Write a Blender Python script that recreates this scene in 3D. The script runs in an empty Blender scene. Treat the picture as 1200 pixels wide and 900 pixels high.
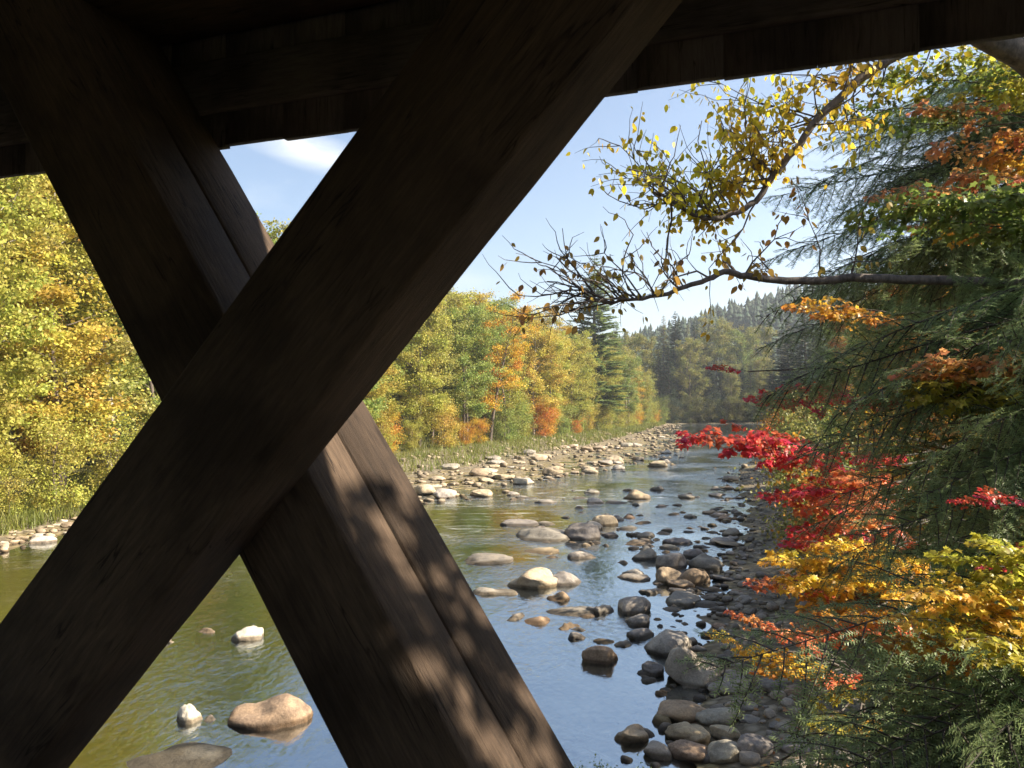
import bpy, math, random
import numpy as np
from mathutils import Matrix, Vector

# ------------------------------------------------------------------ camera, sky, sun, exposure
scene = bpy.context.scene
col = scene.collection
H = 6.0                       # eye height above the river
F = 900.0                     # focal length in photo pixels (1200 wide)
PITCH = math.atan(20 / 900)

cam_data = bpy.data.cameras.new('camera')
cam = bpy.data.objects.new('camera', cam_data)
col.objects.link(cam)
cam.location = (0, 0, H)
cam.rotation_euler = (math.pi / 2 + PITCH, 0, 0)
cam_data.sensor_width = 36
cam_data.lens = 36 * F / 1200
cam_data.clip_start = 0.05
cam_data.clip_end = 6000
cam_data.dof.use_dof = True
cam_data.dof.focus_distance = 24
cam_data.dof.aperture_fstop = 13
scene.camera = cam

SUN_EL, SUN_AZ = math.radians(34), math.radians(92)      # azimuth clockwise from +Y
world = bpy.data.worlds.new('World')
scene.world = world
world.use_nodes = True
wn, wl = world.node_tree.nodes, world.node_tree.links
wn.clear()
w_out = wn.new('ShaderNodeOutputWorld')
w_bg = wn.new('ShaderNodeBackground')
w_bg.inputs['Strength'].default_value = 0.05
sky = wn.new('ShaderNodeTexSky')
sky.sky_type = 'NISHITA'
sky.sun_disc = False
sky.sun_elevation = SUN_EL
sky.sun_rotation = SUN_AZ
sky.altitude = 300
sky.air_density = 1.0
sky.dust_density = 0.4
sky.ozone_density = 1.8
# thin high cloud over the whole sky
tc = wn.new('ShaderNodeTexCoord')
mp = wn.new('ShaderNodeMapping')
mp.inputs['Location'].default_value = (0.53, 0.1, 0.0)
mp.inputs['Scale'].default_value = (1.6, 1.6, 6.5)
mp.inputs['Rotation'].default_value = (0, math.radians(-14), 0)
nz = wn.new('ShaderNodeTexNoise')
nz.inputs['Scale'].default_value = 1.7
nz.inputs['Detail'].default_value = 7
nz.inputs['Roughness'].default_value = 0.55
nz.inputs['Distortion'].default_value = 0.35
rp = wn.new('ShaderNodeValToRGB')
rp.color_ramp.elements[0].position = 0.54
rp.color_ramp.elements[0].color = (0, 0, 0, 1)
rp.color_ramp.elements[1].position = 0.84
rp.color_ramp.elements[1].color = (0.75, 0.75, 0.75, 1)
mx = wn.new('ShaderNodeMix')
mx.data_type = 'RGBA'
mx.inputs[7].default_value = (5.5, 5.8, 6.1, 1)
wl.new(tc.outputs['Generated'], mp.inputs['Vector'])
wl.new(mp.outputs[0], nz.inputs['Vector'])
wl.new(nz.outputs['Fac'], rp.inputs['Fac'])
# one bright wisp, high and to the left
cm = wn.new('ShaderNodeMapping')
cm.vector_type = 'TEXTURE'
_d = Vector((-0.2500, 0.9080, 0.3020)).normalized()
cm.inputs['Location'].default_value = _d
cm.inputs['Rotation'].default_value = (0, math.radians(14), math.radians(15))
cm.inputs['Scale'].default_value = (0.105, 0.3, 0.026)
gr = wn.new('ShaderNodeTexGradient')
gr.gradient_type = 'SPHERICAL'
wisp = wn.new('ShaderNodeTexNoise')
wisp.inputs['Scale'].default_value = 9
wisp.inputs['Detail'].default_value = 6
wisp.inputs['Distortion'].default_value = 0.6
wmul = wn.new('ShaderNodeMath'); wmul.operation = 'MULTIPLY'
wsc = wn.new('ShaderNodeMath'); wsc.operation = 'MULTIPLY'; wsc.inputs[1].default_value = 2.3
wmax = wn.new('ShaderNodeMath'); wmax.operation = 'MAXIMUM'; wmax.use_clamp = True
wl.new(tc.outputs['Generated'], cm.inputs['Vector'])
wl.new(cm.outputs[0], gr.inputs['Vector'])
wl.new(mp.outputs[0], wisp.inputs['Vector'])
wl.new(gr.outputs['Fac'], wmul.inputs[0])
wl.new(wisp.outputs['Fac'], wmul.inputs[1])
wl.new(wmul.outputs[0], wsc.inputs[0])
wl.new(rp.outputs['Color'], wmax.inputs[0])
wl.new(wsc.outputs[0], wmax.inputs[1])
wl.new(wmax.outputs[0], mx.inputs[0])
wl.new(sky.outputs[0], mx.inputs[6])
wl.new(mx.outputs[2], w_bg.inputs['Color'])
wl.new(w_bg.outputs[0], w_out.inputs['Surface'])

sun_data = bpy.data.lights.new('sun', 'SUN')
sun_data.energy = 3.9
sun_data.angle = math.radians(0.55)
sun_data.color = (1.0, 0.88, 0.70)
sun = bpy.data.objects.new('sun', sun_data)
col.objects.link(sun)
SUN = Vector((math.sin(SUN_AZ) * math.cos(SUN_EL), math.cos(SUN_AZ) * math.cos(SUN_EL), math.sin(SUN_EL)))
sun.rotation_euler = SUN.to_track_quat('Z', 'Y').to_euler()

scene.view_settings.view_transform = 'Standard'
scene.view_settings.look = 'None'
scene.view_settings.exposure = 2.1
scene.view_settings.gamma = 1.0
scene.render.engine = 'CYCLES'
scene.cycles.use_denoising = True
scene.cycles.max_bounces = 7
scene.cycles.transparent_max_bounces = 12
scene.cycles.transmission_bounces = 4
scene.cycles.volume_bounces = 0
scene.cycles.caustics_reflective = False
scene.cycles.caustics_refractive = False

# ------------------------------------------------------------------ helpers
R = np.random.default_rng(11)

def pray(x, y):
    u, v = (x - 600) / F, (450 - y) / F
    return np.array([u, math.cos(PITCH) - v * math.sin(PITCH), math.sin(PITCH) + v * math.cos(PITCH)])

def P(x, y, d):
    """world point seen at photo pixel x, y at forward distance d"""
    r = pray(x, y)
    return r * (d / r[1]) + np.array([0, 0, H])

def G(x, y, z=0.0):
    """world point on the level z seen at photo pixel x, y"""
    r = pray(x, y)
    return r * ((z - H) / r[2]) + np.array([0, 0, H])

class MB:
    """collects vertices and faces, then links them as one mesh object"""
    def __init__(s):
        s.v, s.f, s.n = [], [], 0
    def add(s, v, f):
        v = np.asarray(v, float).reshape(-1, 3)
        f = np.asarray(f, int)
        s.v.append(v)
        s.f.append(f + s.n)
        s.n += len(v)
    def mesh(s, name, mat, smooth=False):
        me = bpy.data.meshes.new(name)
        v = np.concatenate(s.v)
        me.vertices.add(len(v))
        me.vertices.foreach_set('co', v.ravel())
        tot = np.concatenate([np.full(len(f), f.shape[1]) for f in s.f])
        idx = np.concatenate([f.ravel() for f in s.f])
        me.loops.add(len(idx))
        me.loops.foreach_set('vertex_index', idx)
        me.polygons.add(len(tot))
        me.polygons.foreach_set('loop_start', np.concatenate([[0], np.cumsum(tot)[:-1]]))
        me.polygons.foreach_set('loop_total', tot)
        if smooth:
            me.polygons.foreach_set('use_smooth', np.ones(len(tot), bool))
        me.update(calc_edges=True)
        me.materials.append(mat)
        return me
    def tube(s, pts, rad, sides=6):
        pts = np.asarray(pts, float)
        n = len(pts)
        rad = np.broadcast_to(np.asarray(rad, float), (n,))
        d = np.gradient(pts, axis=0)
        d /= np.linalg.norm(d, axis=1)[:, None] + 1e-9
        ref = np.array([0.31, 0.17, 0.93]) if abs(d[0][2]) < 0.8 else np.array([0.9, 0.3, 0.1])
        a = np.cross(d, ref)
        a /= np.linalg.norm(a, axis=1)[:, None] + 1e-9
        b = np.cross(d, a)
        th = np.arange(sides) / sides * 2 * math.pi
        ring = pts[:, None] + rad[:, None, None] * (a[:, None] * np.cos(th)[None, :, None] + b[:, None] * np.sin(th)[None, :, None])
        i = np.arange(n - 1)[:, None] * sides
        j = np.arange(sides)[None]
        k = (j + 1) % sides
        f = np.stack([i + j, i + k, i + sides + k, i + sides + j], -1).reshape(-1, 4)
        s.add(ring, f)

def tri_count_box(x0, x1, y0, y1, z0, z1):
    v = np.array([[x, y, z] for x in (x0, x1) for y in (y0, y1) for z in (z0, z1)], float)
    f = np.array([[0, 1, 3, 2], [4, 6, 7, 5], [0, 4, 5, 1], [2, 3, 7, 6], [0, 2, 6, 4], [1, 5, 7, 3]])
    return v, f

def obj(name, me, parent=None, loc=(0, 0, 0), color=None):
    o = bpy.data.objects.new(name, me)
    col.objects.link(o)
    o.location = loc
    if parent is not None:
        o.parent = parent
    if color is not None:
        o.color = (*color[:3], 1)
    return o

def empty(name, loc, label, cat, group=None):
    o = bpy.data.objects.new(name, None)
    col.objects.link(o)
    o.location = loc
    o.empty_display_size = 0.3
    tag(o, label, cat, group)
    return o

def tag(o, label, cat, group=None, kind=None):
    if label: o['label'] = label
    if cat: o['category'] = cat
    if group: o['group'] = group
    if kind: o['kind'] = kind

ORD = ['first', 'second', 'third', 'fourth', 'fifth', 'sixth', 'seventh', 'eighth', 'ninth', 'tenth',
       'eleventh', 'twelfth', 'thirteenth', 'fourteenth', 'fifteenth', 'sixteenth', 'seventeenth', 'eighteenth', 'nineteenth', 'twentieth']
def ordinal(i):
    if i < 20: return ORD[i]
    tens = ['twenty', 'thirty', 'forty', 'fifty', 'sixty', 'seventy', 'eighty']
    i += 1
    if i % 10 == 0: return ['twentieth', 'thirtieth', 'fortieth', 'fiftieth', 'sixtieth', 'seventieth', 'eightieth'][i // 10 - 2]
    return tens[i // 10 - 2] + '-' + ORD[i % 10 - 1]

# ------------------------------------------------------------------ materials
def newmat(name):
    m = bpy.data.materials.new(name)
    m.use_nodes = True
    n = m.node_tree.nodes
    n.clear()
    return m, n, m.node_tree.links

def N(n, t, **kw):
    x = n.new('ShaderNode' + t)
    for k, v in kw.items():
        if k.startswith('i_'):
            x.inputs[k[2:].replace('_', ' ')].default_value = v
        else:
            setattr(x, k, v)
    return x

def ramp(n, stops, interp='LINEAR'):
    r = n.new('ShaderNodeValToRGB')
    e = r.color_ramp.elements
    r.color_ramp.interpolation = interp
    while len(e) < len(stops): e.new(0.5)
    for q, (p, c) in zip(e, stops):
        q.position = p
        q.color = (*c, 1) if len(c) == 3 else c
    return r

def mixc(n, l, fac, a, b, blend='MIX'):
    m = n.new('ShaderNodeMix')
    m.data_type = 'RGBA'
    m.blend_type = blend
    for i, x in ((0, fac), (6, a), (7, b)):
        if hasattr(x, 'links') or isinstance(x, bpy.types.NodeSocket): l.new(x, m.inputs[i])
        elif i == 0: m.inputs[0].default_value = x
        else: m.inputs[i].default_value = (*x, 1)
    return m.outputs[2]

def leaf_mat(name, trans=0.42, hue=0.05, rough=0.5, fixed=None, patch=0.5):
    """leaves: the object's own colour, drifting in hue and value from leaf to leaf and from clump to clump"""
    m, n, l = newmat(name)
    out = N(n, 'OutputMaterial')
    if fixed is None:
        base = N(n, 'ObjectInfo').outputs['Color']
    else:
        rgb = N(n, 'RGB')
        rgb.outputs[0].default_value = (*fixed, 1)
        base = rgb.outputs[0]
    geo = N(n, 'NewGeometry')
    tcx = N(n, 'TexCoord')
    noi = N(n, 'TexNoise', i_Scale=patch, i_Detail=2.0)
    l.new(tcx.outputs['Object'], noi.inputs['Vector'])
    hs = N(n, 'HueSaturation')
    mr = N(n, 'MapRange')
    mr.inputs['From Min'].default_value = 0.3
    mr.inputs['From Max'].default_value = 0.7
    mr.inputs['To Min'].default_value = 0.5 - hue
    mr.inputs['To Max'].default_value = 0.5 + hue
    l.new(noi.outputs['Fac'], mr.inputs['Value'])
    jit = N(n, 'Math', operation='MULTIPLY_ADD')
    l.new(geo.outputs['Random Per Island'], jit.inputs[0])
    jit.inputs[1].default_value = hue * 0.9
    jad = N(n, 'Math', operation='SUBTRACT')
    l.new(mr.outputs[0], jad.inputs[0])
    jad.inputs[1].default_value = hue * 0.45
    l.new(jad.outputs[0], jit.inputs[2])
    l.new(jit.outputs[0], hs.inputs['Hue'])
    val = N(n, 'MapRange')
    val.inputs['To Min'].default_value = 0.6
    val.inputs['To Max'].default_value = 1.3
    wn_ = N(n, 'TexWhiteNoise', noise_dimensions='1D')
    l.new(geo.outputs['Random Per Island'], wn_.inputs['W'])
    l.new(wn_.outputs['Value'], val.inputs['Value'])
    l.new(val.outputs[0], hs.inputs['Value'])
    l.new(base, hs.inputs['Color'])
    pr = N(n, 'BsdfPrincipled', i_Roughness=rough)
    pr.inputs['Specular IOR Level'].default_value = 0.3
    tr = N(n, 'BsdfTranslucent')
    l.new(hs.outputs[0], pr.inputs['Base Color'])
    l.new(hs.outputs[0], tr.inputs['Color'])
    mxs = N(n, 'MixShader')
    mxs.inputs[0].default_value = trans
    l.new(pr.outputs[0], mxs.inputs[1])
    l.new(tr.outputs[0], mxs.inputs[2])
    l.new(mxs.outputs[0], out.inputs['Surface'])
    return m

def bark_mat(name):
    m, n, l = newmat(name)
    out = N(n, 'OutputMaterial')
    pr = N(n, 'BsdfPrincipled', i_Roughness=0.9)
    tcx = N(n, 'TexCoord')
    mpx = N(n, 'Mapping')
    mpx.inputs['Scale'].default_value = (9, 9, 2.5)
    noi = N(n, 'TexNoise', i_Scale=2.0, i_Detail=6.0, i_Roughness=0.65)
    l.new(tcx.outputs['Object'], mpx.inputs[0])
    l.new(mpx.outputs[0], noi.inputs['Vector'])
    oi = N(n, 'ObjectInfo')
    r = ramp(n, [(0.3, (0.35, 0.35, 0.35)), (0.62, (1.25, 1.22, 1.2))])
    l.new(noi.outputs['Fac'], r.inputs[0])
    l.new(mixc(n, l, 1.0, oi.outputs['Color'], r.outputs[0], 'MULTIPLY'), pr.inputs['Base Color'])
    bp = N(n, 'Bump', i_Strength=0.6, i_Distance=0.02)
    l.new(noi.outputs['Fac'], bp.inputs['Height'])
    l.new(bp.outputs[0], pr.inputs['Normal'])
    l.new(pr.outputs[0], out.inputs['Surface'])
    return m

def wood_mat(name, c0, c1, c2, rough=0.8):
    """weathered timber, grain along the object's X axis"""
    m, n, l = newmat(name)
    out = N(n, 'OutputMaterial')
    pr = N(n, 'BsdfPrincipled', i_Roughness=rough)
    pr.inputs['Specular IOR Level'].default_value = 0.25
    tcx = N(n, 'TexCoord')
    mpx = N(n, 'Mapping')
    mpx.inputs['Scale'].default_value = (3.2, 30, 30)
    oi = N(n, 'ObjectInfo')
    add = N(n, 'VectorMath', operation='ADD')
    l.new(tcx.outputs['Object'], add.inputs[0])
    l.new(oi.outputs['Random'], add.inputs[1])
    l.new(add.outputs[0], mpx.inputs[0])
    g = N(n, 'TexNoise', i_Scale=2.8, i_Detail=12.0, i_Roughness=0.72, i_Distortion=0.5)
    l.new(mpx.outputs[0], g.inputs['Vector'])
    b = N(n, 'TexNoise', i_Scale=3.2, i_Detail=4.0)
    l.new(add.outputs[0], b.inputs['Vector'])
    r1 = ramp(n, [(0.28, c0), (0.5, c1), (0.72, c2)])
    l.new(g.outputs['Fac'], r1.inputs[0])
    r2 = ramp(n, [(0.36, (0.32, 0.29, 0.27)), (0.5, (0.85, 0.82, 0.8)), (0.64, (1.15, 1.12, 1.08))])
    l.new(b.outputs['Fac'], r2.inputs[0])
    c = mixc(n, l, 0.8, r1.outputs[0], r2.outputs[0], 'MULTIPLY')
    # knots
    vo = N(n, 'TexVoronoi', i_Scale=1.0)
    mk = N(n, 'Mapping')
    mk.inputs['Scale'].default_value = (2.6, 9, 9)
    l.new(add.outputs[0], mk.inputs[0])
    l.new(mk.outputs[0], vo.inputs['Vector'])
    rk = ramp(n, [(0.05, (0.3, 0.25, 0.22)), (0.13, (1, 1, 1))])
    l.new(vo.outputs['Distance'], rk.inputs[0])
    c = mixc(n, l, 0.75, c, rk.outputs[0], 'MULTIPLY')
    # drying cracks along the grain
    mc = N(n, 'Mapping')
    mc.inputs['Scale'].default_value = (0.9, 14, 14)
    l.new(add.outputs[0], mc.inputs[0])
    ck = N(n, 'TexNoise', i_Scale=2.0, i_Detail=3.0, i_Distortion=0.6)
    l.new(mc.outputs[0], ck.inputs['Vector'])
    rc = ramp(n, [(0.485, (1, 1, 1)), (0.5, (0.16, 0.14, 0.13)), (0.515, (1, 1, 1))])
    l.new(ck.outputs['Fac'], rc.inputs[0])
    br_ = N(n, 'TexNoise', i_Scale=5.0, i_Detail=2.0)
    l.new(add.outputs[0], br_.inputs['Vector'])
    rm = ramp(n, [(0.48, (0, 0, 0)), (0.6, (1, 1, 1))])
    l.new(br_.outputs['Fac'], rm.inputs[0])
    c = mixc(n, l, rm.outputs[0], c, mixc(n, l, 1.0, c, rc.outputs[0], 'MULTIPLY'))
    l.new(c, pr.inputs['Base Color'])
    bp = N(n, 'Bump', i_Strength=0.9, i_Distance=0.007)
    l.new(g.outputs['Fac'], bp.inputs['Height'])
    l.new(bp.outputs[0], pr.inputs['Normal'])
    l.new(pr.outputs[0], out.inputs['Surface'])
    return m

def ground_mat():
    m, n, l = newmat('ground')
    out = N(n, 'OutputMaterial')
    pr = N(n, 'BsdfPrincipled', i_Roughness=0.9)
    tcx = N(n, 'TexCoord')
    sep = N(n, 'SeparateXYZ')
    l.new(tcx.outputs['Object'], sep.inputs[0])
    nb = N(n, 'TexNoise', i_Scale=0.6, i_Detail=6.0)
    l.new(tcx.outputs['Object'], nb.inputs['Vector'])
    nf = N(n, 'TexNoise', i_Scale=9.0, i_Detail=6.0, i_Roughness=0.7)
    l.new(tcx.outputs['Object'], nf.inputs['Vector'])
    vo = N(n, 'TexVoronoi', i_Scale=4.5)
    l.new(tcx.outputs['Object'], vo.inputs['Vector'])
    # river bed: brown cobble
    rb = ramp(n, [(0.0, (0.13, 0.10, 0.04)), (0.5, (0.26, 0.20, 0.085)), (1.0, (0.38, 0.30, 0.15))])
    sepc = N(n, 'SeparateColor')
    l.new(vo.outputs['Color'], sepc.inputs[0])
    l.new(sepc.outputs[0], rb.inputs[0])
    edge = ramp(n, [(0.25, (1, 1, 1)), (0.6, (0.45, 0.42, 0.35))])
    l.new(vo.outputs['Distance'], edge.inputs[0])
    bed = mixc(n, l, 0.8, rb.outputs[0], edge.outputs[0], 'MULTIPLY')
    rg = ramp(n, [(0.0, (0.13, 0.105, 0.07)), (0.5, (0.22, 0.18, 0.12)), (1.0, (0.33, 0.28, 0.20))])
    l.new(sepc.outputs[1], rg.inputs[0])
    grav = mixc(n, l, 0.7, rg.outputs[0], edge.outputs[0], 'MULTIPLY')
    rs = ramp(n, [(0.3, (0.05, 0.06, 0.02)), (0.5, (0.10, 0.10, 0.03)), (0.7, (0.16, 0.11, 0.04))])
    l.new(nf.outputs['Fac'], rs.inputs[0])
    zz = N(n, 'Math', operation='MULTIPLY_ADD')
    l.new(nb.outputs['Fac'], zz.inputs[0])
    zz.inputs[1].default_value = 0.5
    l.new(sep.outputs['Z'], zz.inputs[2])
    r1 = ramp(n, [(0.24, (0, 0, 0)), (0.34, (1, 1, 1))])
    l.new(zz.outputs[0], r1.inputs[0])
    r2 = ramp(n, [(0.5, (0, 0, 0)), (0.72, (1, 1, 1))])
    l.new(zz.outputs[0], r2.inputs[0])
    c = mixc(n, l, r1.outputs[0], bed, grav)
    c = mixc(n, l, r2.outputs[0], c, rs.outputs[0])
    l.new(c, pr.inputs['Base Color'])
    bp = N(n, 'Bump', i_Strength=0.7, i_Distance=0.06)
    inv = N(n, 'Math', operation='SUBTRACT')
    inv.inputs[0].default_value = 1.0
    l.new(vo.outputs['Distance'], inv.inputs[1])
    l.new(inv.outputs[0], bp.inputs['Height'])
    l.new(bp.outputs[0], pr.inputs['Normal'])
    l.new(pr.outputs[0], out.inputs['Surface'])
    return m

def water_mat():
    m, n, l = newmat('river_water')
    out = N(n, 'OutputMaterial')
    tcx = N(n, 'TexCoord')
    mp1 = N(n, 'Mapping')
    mp1.inputs['Scale'].default_value = (1.0, 0.55, 1.0)
    mp1.inputs['Rotation'].default_value = (0, 0, math.radians(12))
    l.new(tcx.outputs['Object'], mp1.inputs[0])
    big = N(n, 'TexNoise', i_Scale=0.9, i_Detail=3.0, i_Distortion=0.5)
    l.new(mp1.outputs[0], big.inputs['Vector'])
    fine = N(n, 'TexNoise', i_Scale=5.5, i_Detail=4.0, i_Roughness=0.6, i_Distortion=0.8)
    l.new(mp1.outputs[0], fine.inputs['Vector'])
    # riffles: patches where the stream runs rough
    pat = N(n, 'TexNoise', i_Scale=0.14, i_Detail=2.0)
    l.new(tcx.outputs['Object'], pat.inputs['Vector'])
    pr_ = ramp(n, [(0.42, (0.16, 0.16, 0.16)), (0.62, (1, 1, 1))])
    l.new(pat.outputs['Fac'], pr_.inputs[0])
    sep = N(n, 'SeparateXYZ')
    l.new(tcx.outputs['Object'], sep.inputs[0])
    run = N(n, 'MapRange')                     # the pool by the bridge is slack, the run above it is broken
    run.inputs['From Min'].default_value = 22
    run.inputs['From Max'].default_value = 50
    run.inputs['To Min'].default_value = 0.75
    run.inputs['To Max'].default_value = 1.5
    l.new(sep.outputs['Y'], run.inputs['Value'])
    fm0 = N(n, 'Math', operation='MULTIPLY')
    l.new(fine.outputs['Fac'], fm0.inputs[0])
    l.new(pr_.outputs[0], fm0.inputs[1])
    fm = N(n, 'Math', operation='MULTIPLY')
    l.new(fm0.outputs[0], fm.inputs[0])
    l.new(run.outputs[0], fm.inputs[1])
    b1 = N(n, 'Bump', i_Strength=0.10, i_Distance=0.25)
    l.new(big.outputs['Fac'], b1.inputs['Height'])
    b2 = N(n, 'Bump', i_Strength=0.6, i_Distance=0.06)
    l.new(fm.outputs[0], b2.inputs['Height'])
    l.new(b1.outputs[0], b2.inputs['Normal'])
    fr = N(n, 'Fresnel', i_IOR=4.2)
    l.new(b2.outputs[0], fr.inputs['Normal'])
    gl = N(n, 'BsdfGlossy', i_Roughness=0.06)
    gl.inputs['Color'].default_value = (0.90, 0.97, 1, 1)
    l.new(b2.outputs[0], gl.inputs['Normal'])
    tr = N(n, 'BsdfTransparent')
    tr.inputs['Color'].default_value = (0.80, 0.72, 0.36, 1)
    mxs = N(n, 'MixShader')
    bo = N(n, 'Math', operation='MULTIPLY', use_clamp=True)
    bo.inputs[1].default_value = 1.5
    l.new(fr.outputs[0], bo.inputs[0])
    l.new(bo.outputs[0], mxs.inputs[0])
    l.new(tr.outputs[0], mxs.inputs[1])
    l.new(gl.outputs[0], mxs.inputs[2])
    # broken white water in the riffles
    mf = N(n, 'Mapping')
    mf.inputs['Scale'].default_value = (0.5, 1.6, 1.0)
    mf.inputs['Rotation'].default_value = (0, 0, math.radians(-20))
    l.new(tcx.outputs['Object'], mf.inputs[0])
    fo = N(n, 'TexNoise', i_Scale=1.3, i_Detail=7.0, i_Roughness=0.68, i_Distortion=0.9)
    l.new(mf.outputs[0], fo.inputs['Vector'])
    up_ = N(n, 'MapRange')
    up_.inputs['From Min'].default_value = 24
    up_.inputs['From Max'].default_value = 48
    l.new(sep.outputs['Y'], up_.inputs['Value'])
    rf_ = ramp(n, [(0.54, (0, 0, 0)), (0.72, (0.55, 0.55, 0.55))])
    l.new(fo.outputs['Fac'], rf_.inputs[0])
    f2 = N(n, 'Math', operation='MULTIPLY')
    l.new(rf_.outputs[0], f2.inputs[0])
    l.new(up_.outputs[0], f2.inputs[1])
    df = N(n, 'BsdfDiffuse')
    df.inputs['Color'].default_value = (0.72, 0.75, 0.78, 1)
    mx2 = N(n, 'MixShader')
    l.new(f2.outputs[0], mx2.inputs[0])
    l.new(mxs.outputs[0], mx2.inputs[1])
    l.new(df.outputs[0], mx2.inputs[2])
    l.new(mx2.outputs[0], out.inputs['Surface'])
    return m

def rock_mat():
    m, n, l = newmat('granite')
    out = N(n, 'OutputMaterial')
    pr = N(n, 'BsdfPrincipled', i_Roughness=0.75)
    pr.inputs['Specular IOR Level'].default_value = 0.3
    tcx = N(n, 'TexCoord')
    geo = N(n, 'NewGeometry')
    oi = N(n, 'ObjectInfo')
    n1 = N(n, 'TexNoise', i_Scale=2.2, i_Detail=7.0, i_Roughness=0.65)
    l.new(geo.outputs['Position'], n1.inputs['Vector'])
    n2 = N(n, 'TexNoise', i_Scale=22.0, i_Detail=4.0, i_Roughness=0.7)
    l.new(geo.outputs['Position'], n2.inputs['Vector'])
    r1 = ramp(n, [(0.3, (0.5, 0.48, 0.46)), (0.5, (0.95, 0.95, 0.95)), (0.72, (1.3, 1.25, 1.15))])
    l.new(n1.outputs['Fac'], r1.inputs[0])
    r2 = ramp(n, [(0.35, (0.72, 0.71, 0.7)), (0.62, (1.12, 1.11, 1.1))])
    l.new(n2.outputs['Fac'], r2.inputs[0])
    c = mixc(n, l, 1.0, oi.outputs['Color'], r1.outputs[0], 'MULTIPLY')
    c = mixc(n, l, 0.85, c, r2.outputs[0], 'MULTIPLY')
    rv = ramp(n, [(0.0, (0.6, 0.58, 0.56)), (0.6, (1.0, 0.98, 0.95)), (1.0, (1.35, 1.3, 1.22))])
    l.new(geo.outputs['Random Per Island'], rv.inputs[0])
    c = mixc(n, l, 1.0, c, rv.outputs[0], 'MULTIPLY')
    # wet band just above the water
    sep = N(n, 'SeparateXYZ')
    l.new(geo.outputs['Position'], sep.inputs[0])
    za = N(n, 'Math', operation='MULTIPLY_ADD')
    l.new(n1.outputs['Fac'], za.inputs[0])
    za.inputs[1].default_value = -0.12
    l.new(sep.outputs['Z'], za.inputs[2])
    rw = ramp(n, [(0.0, (0.36, 0.33, 0.29)), (0.06, (1, 1, 1))])
    l.new(za.outputs[0], rw.inputs[0])
    c = mixc(n, l, 1.0, c, rw.outputs[0], 'MULTIPLY')
    l.new(c, pr.inputs['Base Color'])
    bp = N(n, 'Bump', i_Strength=0.85, i_Distance=0.07)
    l.new(n1.outputs['Fac'], bp.inputs['Height'])
    bp2 = N(n, 'Bump', i_Strength=0.35, i_Distance=0.01)
    l.new(n2.outputs['Fac'], bp2.inputs['Height'])
    l.new(bp.outputs[0], bp2.inputs['Normal'])
    l.new(bp2.outputs[0], pr.inputs['Normal'])
    l.new(pr.outputs[0], out.inputs['Surface'])
    return m

M_leaf = leaf_mat('tree_leaf', 0.42, 0.035)
M_maple = leaf_mat('maple_leaf', 0.5, 0.03, 0.4, patch=1.2)
M_needle = leaf_mat('needle', 0.48, 0.02, 0.45, patch=0.8)
M_grass = leaf_mat('grass_blade', 0.4, 0.03, fixed=(0.20, 0.22, 0.05), patch=0.35)
M_far = leaf_mat('far_forest', 0.1, 0.05, 0.8, fixed=(0.038, 0.062, 0.036), patch=0.012)
M_bark = bark_mat('bark')
M_truss = wood_mat('truss_timber', (0.04, 0.028, 0.02), (0.08, 0.055, 0.038), (0.125, 0.088, 0.06))
M_board = wood_mat('old_board', (0.06, 0.054, 0.054), (0.12, 0.107, 0.105), (0.17, 0.152, 0.15))
M_ground = ground_mat()
M_water = water_mat()
M_rock = rock_mat()

# ------------------------------------------------------------------ the lie of the land
YL = [-200, -60, 0, 20, 31, 38, 43, 47, 52, 63, 72, 98, 135, 180, 200, 206, 216, 232, 262, 400]
XL_ = [-24, -20, -19, -20, -20.6, -20, -15, -7, -2.5, 3.5, 9.5, 21, 30, 38, 42, 52, 85, 150, 310, 1200]
YT = [-200, -60, 0, 20, 31, 38, 60, 83, 108, 142, 200, 206, 217, 233, 263, 400]
XT_ = [-30, -26, -25, -24.5, -24.5, -24, -19, -11.5, 0, 15.5, 39, 49, 82, 146, 306, 1190]
YR = [-200, -60, 0, 8, 13.8, 24.5, 41.5, 60, 85, 108, 150, 178, 190, 200, 214, 240, 400]
XR_ = [2, -2, -1, 0.5, 3.2, 6.6, 12.8, 17.5, 27, 36, 50, 60, 74, 96, 160, 400, 2000]

def sstep(a, b, x):
    t = np.clip((x - a) / (b - a), 0, 1)
    return t * t * (3 - 2 * t)

def wob(x, y, s, k=0.0):
    return (np.sin(x * s + 1.3 * np.sin(y * s * 0.7 + k)) + np.sin(y * s * 1.13 + 2.1 * np.sin(x * s * 0.6 + k * 2))) * 0.5

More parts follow.
